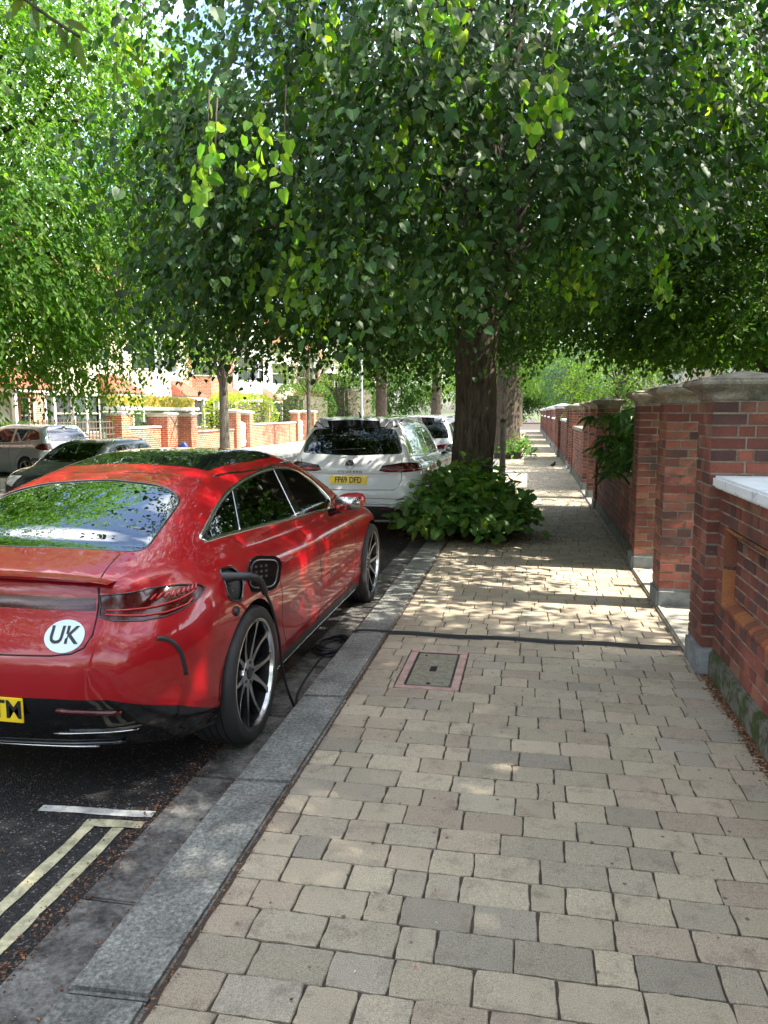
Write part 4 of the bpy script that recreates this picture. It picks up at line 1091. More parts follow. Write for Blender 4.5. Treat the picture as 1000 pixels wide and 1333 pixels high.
# ------------------------------------------------------------ foliage
LEAF_V = np.array([(0, 0, 0), (0, .5, -.05), (0, 1.08, -.16), (.34, -.06, .05), (.50, .36, .05), (.27, .82, -.03), (-.34, -.06, .05), (-.50, .36, .05), (-.27, .82, -.03)])
LEAF_F = np.array([(0, 3, 4, 1), (1, 4, 5, 2), (0, 1, 7, 6), (1, 2, 8, 7)])
LEAF2_V = np.array([(0, 0, 0), (.28, .40, .06), (0, 1.0, -.12), (-.28, .40, .06)])
LEAF2_F = np.array([(0, 1, 2, 3)])
LONG_V = np.array([(0, 0, 0), (0, .5, .0), (0, 1.0, -.18), (.12, .25, .03), (.13, .6, .0), (-.12, .25, .03), (-.13, .6, .0)])
LONG_F = np.array([(0, 3, 4, 1), (1, 4, 2, 2), (0, 1, 6, 5), (1, 2, 2, 6)])
LONG_F4 = [(0, 3, 4, 1), (1, 4, 2), (0, 1, 6, 5), (1, 2, 6)]
def unit(a): return a / np.maximum(np.linalg.norm(a, axis=1, keepdims=True), 1e-9)
def leaf_mesh(name, P, tip, nrm, size, mat, cols, shape='heart'):
    LV, LF = {'heart': (LEAF_V, LEAF_F), 'quad': (LEAF2_V, LEAF2_F), 'long': (LONG_V, LONG_F)}[shape]
    t = unit(tip); x = unit(np.cross(t, nrm)); z = np.cross(x, t)
    n = len(P); k = len(LV); s = size[:, None, None] if hasattr(size, '__len__') else size
    V = P[:, None, :] + (LV[None, :, 0:1] * x[:, None, :] + LV[None, :, 1:2] * t[:, None, :] + LV[None, :, 2:3] * z[:, None, :]) * s
    F = (LF[None] + (np.arange(n) * k)[:, None, None]).reshape(-1, 4)
    if shape == 'long':
        off = (np.arange(n) * k)
        F = [tuple(int(o) + i for i in f) for o in off for f in LONG_F4]
    C3 = np.repeat(cols, k, axis=0)
    return npmesh(name, V.reshape(-1, 3), F, mat, False, cols=C3)
def leaf_cols(n, base, rng, var=.22, yellow=.10, dark=.0):
    b = np.array(base)[None] * rng.uniform(1 - var, 1 + var, (n, 1)); y = rng.random((n, 1)) < yellow
    c = np.where(y, b * np.array([[1.7, 1.35, .8]]), b); c[:, 0:1] *= rng.uniform(.8, 1.25, (n, 1)); return np.clip(c, 0, 1)
def crown_points(rng, clumps, per, spread, leaves, droop, length, step_jit=.5):
    """clumps (n,3)+outward dirs -> shoots -> leaf anchor points; returns P, tipdir, nrm, t"""
    n = len(clumps['c']); c = np.repeat(clumps['c'], per, 0); out = np.repeat(clumps['o'], per, 0); sp = np.repeat(clumps['s'], per, 0)
    g_ = rng.normal(size=(len(c), 3)) * np.array(spread)[None] * sp[:, None]; base = c + g_
    d = unit(out + rng.normal(size=out.shape) * .55); d[:, 2] = d[:, 2] * .5
    L = length * rng.uniform(.6, 1.3, (len(c), 1))
    ts = (np.arange(leaves) + .5) / leaves
    P = []; T = []; Nn = []
    for i, t in enumerate(ts):
        p = base + d * L * t; p[:, 2] -= (droop * L[:, 0]) * t ** 1.7
        sd = unit(np.cross(d, np.array([[0, 0, 1.]])) + 1e-6); sgn = (1 if i % 2 else -1) * rng.uniform(.2, 1.0, (len(c), 1))
        p = p + rng.normal(size=p.shape) * .018
        tip = d * .45 + sd * sgn * .75 + np.array([[0, 0, -.75 * min(1, droop)]]) + rng.normal(size=p.shape) * .24
        nr = np.array([[0, 0, 1.0]]) + d * .55 + rng.normal(size=p.shape) * .33
        P.append(p); T.append(tip); Nn.append(nr)
    return np.concatenate(P), np.concatenate(T), np.concatenate(Nn)
def shell_clumps(rng, n, cen, rad, rmin=.5, zlo=-1., zhi=1., power=.5, s=(.7, 1.3)):
    d = unit(rng.normal(size=(n * 3, 3))); d = d[(d[:, 2] > zlo) & (d[:, 2] < zhi)][:n]
    r = rmin + (1 - rmin) * rng.random(len(d)) ** power
    bumpf = 1 + .13 * np.sin(d[:, 0] * 5.1 + 1.3) * np.cos(d[:, 1] * 4.3) + .08 * np.sin(d[:, 2] * 7 + d[:, 0] * 6)
    c = np.array(cen)[None] + d * (r * bumpf)[:, None] * np.array(rad)[None]
    return dict(c=c, o=unit(d / np.array(rad)[None] * max(rad)), s=rng.uniform(*s, len(d)))
def trunk_mesh(mb, pts, rads, n=24, rough=.03, seed=0, ridges=9):
    rg = random.Random(seed); ph = [rg.uniform(0, 6.28) for _ in range(6)]
    pts = spline(pts, 8); k = len(pts); vs = []
    rr = np.interp(np.linspace(0, 1, k), np.linspace(0, 1, len(rads)), rads)
    for i, p in enumerate(pts):
        a = Vector(pts[max(0, i - 1)]); b = Vector(pts[min(k - 1, i + 1)]); t = (b - a).normalized(); x = t.cross(Vector((0, 1, .01))).normalized(); y = t.cross(x)
        for j in range(n):
            an = 2 * math.pi * j / n
            q = rr[i] * (1 + rough * (math.sin(an * ridges + ph[0] + i * .35) * .6 + math.sin(an * 3 + ph[1] + i * .1) + .8 * math.sin(an * 2 + ph[2] + i * .23) + rg.uniform(-.5, .5)))
            vs.append(Vector(p) + x * math.cos(an) * q + y * math.sin(an) * q)
    fs = [(i * n + j, i * n + (j + 1) % n, (i + 1) * n + (j + 1) % n, (i + 1) * n + j) for i in range(k - 1) for j in range(n)]
    fs.append(tuple(range((k - 1) * n, k * n))); mb.add(vs, fs)
def limbs(mb, rng, start, clumps, n, r0=.10, seed=1):
    idx = rng.choice(len(clumps), min(n, len(clumps)), replace=False); rg = random.Random(seed)
    for i in idx:
        e = Vector(clumps[i]); s = Vector(start(rg)); m = s.lerp(e, .45) + Vector((0, 0, .15 * (e - s).length)); r = r0 * rg.uniform(.35, 1)
        mb.tube(spline([tuple(s), tuple(m), tuple(e)], 6), list(np.linspace(r, .012, 13)), 7)

# ---- the big lime over the footpath
rng = np.random.default_rng(21)
TX, TY = -.80, 11.25
t = empty('lime_tree', (TX, TY, 0), label='large lime tree in the pavement with a thick trunk and dark drooping heart-shaped leaves', cat='tree')
mb = MB(); trunk_mesh(mb, [(0, 0, -.08), (-.02, 0, .25), (-.02, 0, .9), (.03, 0, 1.7), (.02, 0, 2.4), (.06, 0, 3.0)], [.43, .345, .305, .285, .285, .32], 40, .035, 3, 13)
for (dx, dy, h_, r_) in ((-.25, .1, 8.5, .17), (.55, .2, 8, .15), (1.1, -.1, 6.5, .12), (-1.2, -.3, 6.5, .12), (.2, 1.3, 7.5, .13), (-.3, -1.4, 6.2, .10)):
    trunk_mesh(mb, [(.05, 0, 2.55), (.05 + dx * .35, dy * .35, 3.6), (.05 + dx * .7, dy * .7, 5.2), (dx, dy, h_)], [.22, r_, r_ * .85, r_ * .4], 14, .04, int(h_ * 10), 5)
cl = shell_clumps(rng, 520, (.5, -.55, 6.3), (4.3, 6.2, 4.9), .48, -.95, .9, .6)
# lower skirt: drooping boughs on the camera side
nn_ = 360; an = rng.uniform(0, 2 * math.pi, nn_); rr_ = rng.uniform(.45, 1.0, nn_) ** .7
sk_ = np.stack([rr_ * np.cos(an) * 4.1 + .3, rr_ * np.sin(an) * 5.4 - .5, 2.95 + .9 * (1 - rr_) + rng.uniform(-.35, 1.9, nn_)], 1)
cc_ = np.concatenate([cl['c'], sk_]); oo_ = np.concatenate([cl['o'], unit(np.stack([np.cos(an), np.sin(an), -.2 * np.ones(nn_)], 1))]); ss_ = np.concatenate([cl['s'], rng.uniform(.5, 1.0, nn_)])
def floor_z(x, y):      # underside of the crown, in tree coordinates
    r = np.hypot(x, y + .5)
    return 3.0 - .12 * np.clip(r - 1.0, 0, 6) + .46 * np.clip(x - .2, 0, 3.2) + .16 * np.clip(-x - 2.2, 0, 6) - .16 * (x < 0) + .22 * np.sin(x * 2.3 + y) + .15 * np.sin(y * 3.1 - x)
kc = cc_[:, 2] > floor_z(cc_[:, 0], cc_[:, 1]) + rng.uniform(0, .35, len(cc_)); cc_, oo_, ss_ = cc_[kc], oo_[kc], ss_[kc]
P, T, Nn = crown_points(rng, dict(c=cc_, o=oo_, s=ss_ * rng.uniform(.75, 1.35, len(ss_))), 25, (.36, .36, .10), 9, 1.35, .54)
fz = floor_z(P[:, 0], P[:, 1]) - np.where(P[:, 0] > .8, .35, .75); keep = (P[:, 2] > fz) & (P[:, 1] > -7.6)
# upper far side is never seen from the street: thin it
keep &= ~((P[:, 2] > 4.9) & (rng.random(len(P)) < .40)) & ~((P[:, 2] > 8.6) & (rng.random(len(P)) < .3))
keep &= ~((np.hypot(P[:, 0], P[:, 1]) < .9) & (P[:, 2] < 2.9))
P, T, Nn = P[keep], T[keep], Nn[keep]; n = len(P); print('lime leaves', n)
sz = rng.uniform(.036, .090, n) * rng.uniform(.8, 1.1, n)
obj('crown', leaf_mesh('crown', P, T, Nn, sz, M['leaf'], leaf_cols(n, (.030, .072, .020), rng, .40, .08)), t)
# hanging shoot tips, backlight put into their brighter yellow-green leaf colour
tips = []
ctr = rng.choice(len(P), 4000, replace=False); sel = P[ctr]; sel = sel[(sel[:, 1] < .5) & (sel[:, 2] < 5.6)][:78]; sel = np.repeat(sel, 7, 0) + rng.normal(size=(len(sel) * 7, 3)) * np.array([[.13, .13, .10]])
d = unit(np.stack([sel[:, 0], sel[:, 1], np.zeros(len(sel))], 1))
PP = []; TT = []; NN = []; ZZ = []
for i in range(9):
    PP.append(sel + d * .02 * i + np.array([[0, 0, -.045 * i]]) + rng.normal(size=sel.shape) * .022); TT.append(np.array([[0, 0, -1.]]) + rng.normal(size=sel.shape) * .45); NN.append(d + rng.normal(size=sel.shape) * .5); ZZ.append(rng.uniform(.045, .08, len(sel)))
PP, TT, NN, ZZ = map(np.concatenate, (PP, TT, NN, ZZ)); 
obj('backlit_shoots', leaf_mesh('backlit_shoots', PP, TT, NN, ZZ, M['leaf2'], leaf_cols(len(PP), (.13, .25, .038), rng, .3, .2)), t)
for q in sel[::2]: mb.tube([tuple(q + np.array([.0, .05, .25])), tuple(q + np.array([0, .01, .05])), tuple(q + np.array([0, 0, -.35]))], [.005, .003, .002], 5)
limbs(mb, rng, lambda r: (r.uniform(-.3, .5), r.uniform(-.3, .3), r.uniform(2.8, 5.5)), cc_[:1650][(cl['c'][:, 2] < 8)] if False else cc_[cc_[:, 2] < 8], 130, .06)
mb.build('trunk', M['bark'], t, True)

# suckers sprouting round its foot
rng = np.random.default_rng(5)
def mound(name, loc, rx, ry, h, nshoot, lv, size, col, label, cat, mat='leaf3', stems=40, shape='heart', group=None, fill=1., yellow=.08):
    tt = empty(name, loc, label=label, cat=cat, group=group)
    a = rng.uniform(0, 2 * math.pi, nshoot); r = rng.random(nshoot) ** .6
    el = np.sqrt(np.clip(1 - r * r, 0, 1)); top = rng.uniform(1 - fill, 1.0, nshoot) ** .5
    end = np.stack([rx * r * np.cos(a), ry * r * np.sin(a), h * (.12 + .9 * el * top * rng.uniform(.75, 1.1, nshoot))], 1)
    st = end * np.array([[.25, .25, .0]])
    PP = []; TT = []; NN = []
    for i in range(lv):
        t_ = .45 + .6 * (i + 1) / lv; p = st + (end - st) * t_; p[:, 2] += .06 * math.sin(t_ * 3) + .02
        PP.append(p + rng.normal(size=p.shape) * .03); dd = unit(end - st)
        TT.append(dd * .7 + rng.normal(size=p.shape) * .55 + np.array([[0, 0, -.35]])); NN.append(np.array([[0, 0, 1.]]) + dd * .4 + rng.normal(size=p.shape) * .4)
    P_, T_, N_ = map(np.concatenate, (PP, TT, NN)); P_[:, 2] = np.maximum(P_[:, 2], .03)
    obj('foliage', leaf_mesh('foliage', P_, T_, N_, rng.uniform(size * .6, size * 1.35, len(P_)), M[mat], leaf_cols(len(P_), col, rng, .3, yellow), shape), tt)
    mb = MB()
    for i in range(min(stems, nshoot)): mb.tube(spline([tuple(st[i]), tuple((st[i] + end[i]) / 2 + np.array([0, 0, .08])), tuple(end[i])], 3), [.008] * 4 + [.006, .005, .004], 5)
    mb.build('stems', M['bark2'], tt); return tt
mound('basal_shoots', (TX - .05, TY - .80, 0), 1.0, 1.2, .92, 800, 5, .10, (.09, .19, .045), 'leafy green suckers sprouting round the foot of the large lime tree', 'shrub', stems=80)
# a few shoots up the left of the trunk
nS = 0; P = np.stack([rng.uniform(-.75, -.30, nS), rng.uniform(-.45, .1, nS), rng.uniform(.9, 2.2, nS)], 1); T = np.array([[0, 0, -1.]]) + rng.normal(size=P.shape) * .6
mb = MB(); mb.lathe([(.001, .01), (.5, .008), (.85, .003)], 24, o=(TX, TY, 0)); props(mb.build('tree_pit_soil', M['soil']), kind='structure')

# ---- generic street tree
def street_tree(loc, h_base, rad, cz, label, seed, nclump=260, leaf=.075, col=(.05, .115, .022), tr=.22, group=None, shape='quad', per=7, lv=7, mat='leaf2', zlo=-.9, name='street_tree', spread=(.32, .32, .22), lean=0, nl=30, yellow=.12, cat='tree', bark='bark2', rmin=.45, droop=.7, floor=None):
    rng = np.random.default_rng(seed)
    tt = empty(name, loc, label=label, cat=cat, group=group)
    cl = shell_clumps(rng, nclump, (lean, 0, cz), rad, rmin, zlo, 1.)
    P, T, Nn = crown_points(rng, cl, per, np.array(spread) * max(rad) / 4.0, lv, droop, .45 * max(rad) / 4.0)
    if floor is not None: k_ = P[:, 2] > floor + .15 * np.sin(P[:, 0] * 2 + P[:, 1] * 3); P, T, Nn = P[k_], T[k_], Nn[k_]
    obj('crown', leaf_mesh('crown', P, T, Nn, rng.uniform(leaf * .7, leaf * 1.3, len(P)), M[mat], leaf_cols(len(P), col, rng, .3, yellow), shape), tt)
    mb = MB(); trunk_mesh(mb, [(0, 0, -.1), (0, 0, h_base * .4), (lean * .2, .0, h_base), (lean * .6, 0, cz)], [tr * 1.25, tr, tr * .9, tr * .4], 18, .04, seed, 7)
    limbs(mb, rng, lambda r: (lean * .4 + r.uniform(-.1, .1), r.uniform(-.1, .1), r.uniform(h_base * .85, cz)), cl['c'], nl, tr * .45, seed)
    mb.build('trunk', M[bark], tt, True); return tt
GT = 'street trees along the road'
# opposite side, near left (dense, lit from the right)
street_tree((-11.3, 13.6, 0), 2.6, (5.0, 5.4, 4.7), 6.1, 'dense lime tree across the road, its low bough hanging over the parked cars at left', 31, 2400, .110, (.075, .165, .026), .30, GT, 'quad', 8, 9, 'leaf2', floor=1.55, rmin=.4, yellow=.1, nl=60)
street_tree((-12.2, 7.0, 0), 3.0, (4.2, 4.2, 4.2), 6.6, 'lime tree across the road at the far left edge of the view', 37, 700, .085, (.055, .13, .022), .28, GT, 'quad', 8, 7, 'leaf', floor=2.6)
street_tree((-11.1, 27.0, 0), 2.7, (2.6, 2.6, 2.1), 4.7, 'small thin-crowned street tree standing before the low brick walls across the road', 33, 150, .075, (.10, .14, .05), .17, GT, 'quad', 6, 6, 'leaf2', rmin=.3, nl=40)
street_tree((-11.2, 38.5, 0), 2.8, (2.2, 2.2, 2.0), 4.6, 'slender street tree across the road, just left of the white hatch-backed estate roof', 34, 160, .08, (.09, .15, .03), .12, GT, 'quad', 6, 6)
street_tree((5.0, 2.3, 0), 2.8, (3.1, 3.5, 3.0), 5.9, 'unseen tall tree added beside the panelled wall to shade the near footpath', 58, 1300, .13, (.05, .11, .022), .2, None, 'quad', 8, 7, 'leaf', name='garden_tree', floor=3.0)  # out of view, added for the shade its crown throws on the near path
t2 = street_tree((-.80, 28.5, 0), 3.6, (3.8, 4.2, 3.6), 7.0, 'second tree in the footpath, with a straight dark trunk beyond the large lime', 35, 520, .12, (.07, .14, .026), .42, GT, 'quad', 8, 7, 'leaf', bark='bark', floor=3.3)
mound('basal_shoots', (-.45, 28.0, 0), .75, .8, .9, 130, 5, .13, (.09, .19, .05), 'small tuft of leafy suckers at the foot of the second footpath tree', 'shrub', shape='quad')
for i, (x, y, s_, lb) in enumerate([(-1.4, 50, .85, 'third tree in the footpath, shading the far cars'), (-1.4, 72, .9, 'fourth tree in the footpath, far down the street'), (-1.4, 98, 1.1, 'fifth tree in the footpath, closing the view'),
                               (-11.5, 60, 1.1, 'tall tree across the road beyond the pale hedge'), (-11, 92, 1.4, 'farthest tree across the road')]):
    c = copy_tree(t2); c.location = (x, y, 0); c.scale = (s_, s_, s_); c.rotation_euler = (0, 0, i * 1.3); c['label'] = lb
for x, y, s_, lb in ((-.9, -9.5, .9, 'street tree in the footpath behind the camera'), (-11.2, -6, 1.1, 'street tree across the road behind the camera'), (6.0, -8, .9, 'garden tree behind the camera on the right')):
    c = copy_tree(t2); c.location = (x, y, 0); c.scale = (s_, s_, s_); c['label'] = lb
bt = street_tree((-4.5, 125, 0), 3, (9, 5, 6), 6.5, 'broad green tree closing the end of the street', 41, 500, .35, (.06, .12, .03), .4, 'trees closing the end of the street', 'quad', 7, 6)
for x, y, s_, lb in ((8, 120, 1.0, 'green tree at the right of the street end'), (-22, 115, 1.2, 'large green tree beyond the left-hand gardens'), (-34, 80, 1.1, 'tall tree behind the houses across the road')):
    c = copy_tree(bt); c.location = (x, y, 0); c.scale = (s_,) * 3; c['label'] = lb
# right-hand gardens
street_tree((3.45, 11.2, 0), 1.75, (3.1, 2.5, 1.05), 3.2, 'dark spreading garden tree with a flat dense crown behind the brick pillars', 51, 1000, .09, (.048, .105, .022), .11, None, 'quad', 8, 8, 'leaf', name='garden_tree', rmin=.2, spread=(.34, .34, .24), nl=50, droop=.4, floor=2.25)
street_tree((2.6, 24, 0), 1.6, (1.5, 2.6, 1.5), 2.6, 'yellow-green garden bush leaning over the wall beyond the white-capped pillars', 52, 200, .09, (.09, .17, .03), .1, 'garden bushes behind the right-hand walls', 'quad', 7, 6, name='garden_bush', cat='bush')
street_tree((2.4, 43, 0), 2.0, (1.7, 2.8, 2.3), 3.6, 'blue-green conifer behind the far right-hand wall', 53, 260, .10, (.055, .11, .075), .15, 'garden bushes behind the right-hand walls', 'quad', 7, 6, 'leaf', name='conifer', cat='bush')
street_tree((3.4, 62, 0), 2.0, (2.3, 4, 3.0), 4.0, 'round green garden tree far behind the right-hand wall', 54, 260, .14, (.06, .13, .03), .2, 'garden bushes behind the right-hand walls', 'quad', 7, 6, name='garden_bush', cat='bush')
street_tree((5.6, 16.5, 0), 2.0, (2.3, 2.2, 1.7), 3.6, 'bright yellow-green bush in the sun by the right-hand house', 56, 330, .08, (.09, .18, .03), .12, 'garden bushes behind the right-hand walls', 'quad', 7, 6, name='garden_bush', cat='bush')
# long-leaved plant drooping over the low wall
rng = np.random.default_rng(77)
tt = empty('long_leaved_plant', (1.45, 10.6, 0), label='evergreen plant with long drooping leaves hanging over the low brick wall', cat='plant')
nS = 170; c = np.stack([rng.normal(-.05, .20, nS), rng.uniform(-1.6, 1.1, nS), rng.uniform(.95, 1.72, nS)], 1)
PP = []; TT = []; NN = []
for i in range(9):
    a = rng.uniform(0, 6.28, nS); o_ = np.stack([np.cos(a), np.sin(a), np.zeros(nS)], 1)
    PP.append(c + o_ * .02); TT.append(o_ * 1.0 + np.array([[-.35, 0, -.55]]) + rng.normal(size=c.shape) * .25); NN.append(np.array([[0, 0, 1.]]) + rng.normal(size=c.shape) * .2 + o_ * .5)
P_, T_, N_ = map(np.concatenate, (PP, TT, NN))
obj('foliage', leaf_mesh('foliage', P_, T_, N_, rng.uniform(.14, .28, len(P_)), M['leaf3'], leaf_cols(len(P_), (.05, .115, .03), rng, .35, .12), 'long'), tt)
mb = MB()
for i in range(0, nS, 4): mb.tube([(.05, c[i][1] * .6, 0), (.05, c[i][1] * .8, .7), tuple(c[i])], .008, 5)
mb.build('stems', M['bark2'], tt)
# overhanging twig close to the camera, top left
tt = empty('overhanging_twig', (-1.36, 2.2, 2.80), label='out-of-focus twig with a few long leaves hanging into the top left corner', cat='twig')
mb = MB(); mb.tube(spline([(-.42, .1, .42), (-.22, .02, .14), (-.08, 0, .02), (.04, 0, -.06)], 5), [.006] * 8 + [.005] * 8, 6); mb.build('stem', M['bark2'], tt, True)
P = np.array([(-.10, 0, .05), (-.03, 0, -.02), (-.14, .01, .09), (.02, .0, -.05), (-.02, .02, 0), (-.18, .02, .12), (.03, 0, -.06), (-.22, .0, .15), (.0, .01, -.03)])
T = np.array([(.05, 0, -1), (.45, 0, -.9), (-.5, 0, -.8), (-.2, .2, -1), (.8, 0, -.35), (.35, .1, -1), (.2, 0, -1), (-.7, 0, -.5), (-.35, -.1, -.9)])
obj('foliage', leaf_mesh('foliage', P, T, np.tile([.2, -1., .4], (len(P), 1)) + rng.normal(size=P.shape) * .3, rng.uniform(.06, .11, len(P)), M['leaf2'], leaf_cols(len(P), (.08, .13, .035), rng), 'long'), tt)
# hedges across the road
def hedge(loc, sx, sy, sz, label, n, leaf, col, seed):
    rng = np.random.default_rng(seed); tt = empty('hedge', loc, label=label, cat='hedge', group='hedges in the front gardens across the road')
    u = rng.uniform(-1, 1, (n, 3)); ax = rng.integers(0, 3, n); sgn = np.where(rng.random(n) < .5, -1., 1.)
    for k in range(3): u[ax == k, k] = sgn[ax == k] * rng.uniform(.85, 1.02, (ax == k).sum())
    r = np.linalg.norm(u, axis=1, keepdims=True); u = u * np.minimum(1, 1.28 / r) ; u += .05 * np.sin(u[:, [1, 2, 0]] * 9)
    P = u * np.array([[sx / 2, sy / 2, sz / 2]]) + np.array([[0, 0, sz / 2]])
    obj('foliage', leaf_mesh('foliage', P, u + rng.normal(size=P.shape) * .6, rng.normal(size=P.shape) + u * 1.2 + np.array([[0, 0, .5]]), rng.uniform(leaf * .7, leaf * 1.4, n), M['leaf2'], leaf_cols(n, col, rng, .35, .2), 'quad'), tt)
    mb = MB()
    for k in range(7):
        mb.tube([(rng.uniform(-.3, .3) * sx, rng.uniform(-.4, .4) * sy, 0), (rng.uniform(-.3, .3) * sx, rng.uniform(-.4, .4) * sy, sz * .6)], .03, 6)
    mb.build('stems', M['bark2'], tt)
    mb = MB(); mb.box(-sx * .33, sx * .33, -sy * .36, sy * .36, .05, sz * .8, .25); mb.build('inner_twigs', M['wood'], tt)
hedge((-14.3, 37.2, 0), 1.9, 6.2, 2.55, 'large clipped yellow-green hedge above the brick wall across the road', 9000, .085, (.22, .30, .05), 61)
hedge((-14.6, 29.2, 0), 1.6, 3.2, 1.9, 'darker green hedge beside the large yellow-green one', 4200, .08, (.07, .17, .03), 62)
hedge((-14.9, 20.3, 0), 1.0, 1.9, 1.35, 'small rounded bush in front of the white front door', 1800, .07, (.05, .11, .03), 63)
hedge((-14.9, 22.6, 0), 1.0, 1.5, 1.25, 'small dark bush beside the lattice fence', 1500, .07, (.05, .10, .03), 64)
hedge((-14.7, 50, 0), 2.0, 9, 3.4, 'tall dark hedge far along the other pavement', 6000, .13, (.05, .11, .03), 65)
hedge((-15.5, 66, 0), 3.0, 14, 4.6, 'row of dark shrubs at the far end of the other pavement', 6000, .18, (.05, .10, .03), 66)
# litter: fallen bracts and dead leaves
rng = np.random.default_rng(9)
def litter(name, n, fx_, size, cols, label, shape='quad'):
    P = fx_(n); T = rng.normal(size=P.shape) * np.array([[1, 1, .12]]); Nn = np.array([[0, 0, 1.]]) + rng.normal(size=P.shape) * .25
    c = np.array(cols)[rng.integers(0, len(cols), n)] * rng.uniform(.6, 1.3, (n, 1))
    o = obj(name, leaf_mesh(name, P, T, Nn, rng.uniform(size * .5, size * 1.6, n), M['litter'], c, shape)); props(o, label, 'litter', kind='stuff')
BR = [(.13, .05, .03), (.20, .09, .045), (.08, .04, .025), (.26, .14, .07)]
litter('fallen_leaves', 5200, lambda n: np.stack([1.165 - np.abs(rng.normal(0, .035, n)) , rng.uniform(1.5, 5.0, n), np.full(n, .004)], 1), .016, BR, 'reddish bracts gathered along the foot of the panelled wall')
litter('fallen_leaves', 2600, lambda n: np.stack([-1.30 - np.abs(rng.normal(0, .022, n)), rng.uniform(1.3, 9, n), np.full(n, ZR + .016)], 1), .014, BR, 'reddish bracts lying in the gutter against the kerb')
litter('fallen_leaves', 1500, lambda n: np.stack([-1.575 + rng.normal(0, .035, n), rng.uniform(1.3, 5, n), np.full(n, ZR + .015)], 1), .012, BR, 'thin line of dry bracts where the asphalt meets the gutter slabs')
litter('fallen_leaves', 2500, lambda n: np.stack([-1.005 + rng.normal(0, .012, n), rng.uniform(1.2, 11, n), np.full(n, .007)], 1), .009, BR, 'dry bracts caught in the joint behind the kerb')
litter('fallen_leaves', 4500, lambda n: np.stack([TX + .2 + rng.normal(0, .55, n), TY - 1.05 + rng.normal(0, .3, n), np.full(n, .010)], 1), .022, BR, 'brown litter of bracts beside the leafy suckers')
litter('fallen_leaves', 1200, lambda n: np.stack([1.10 - np.abs(rng.normal(0, .03, n)), rng.uniform(5.2, 14, n), np.full(n, .008)], 1), .014, BR, 'dry bracts along the foot of the gate pillars')
litter('scattered_litter', 260, lambda n: np.stack([rng.uniform(-1, 1.1, n), rng.uniform(1.2, 14, n), np.full(n, .006)], 1), .014, BR + [(.45, .42, .30), (.5, .12, .10)], 'scattered dry leaves and petals on the block paving')
litter('road_grit', 2600, lambda n: np.stack([rng.uniform(-2.2, -1.3, n), rng.uniform(1.3, 10, n), np.full(n, ZR + .014)], 1), .008, BR + [(.3, .3, .28)], 'fine debris scattered on the road beside the gutter')
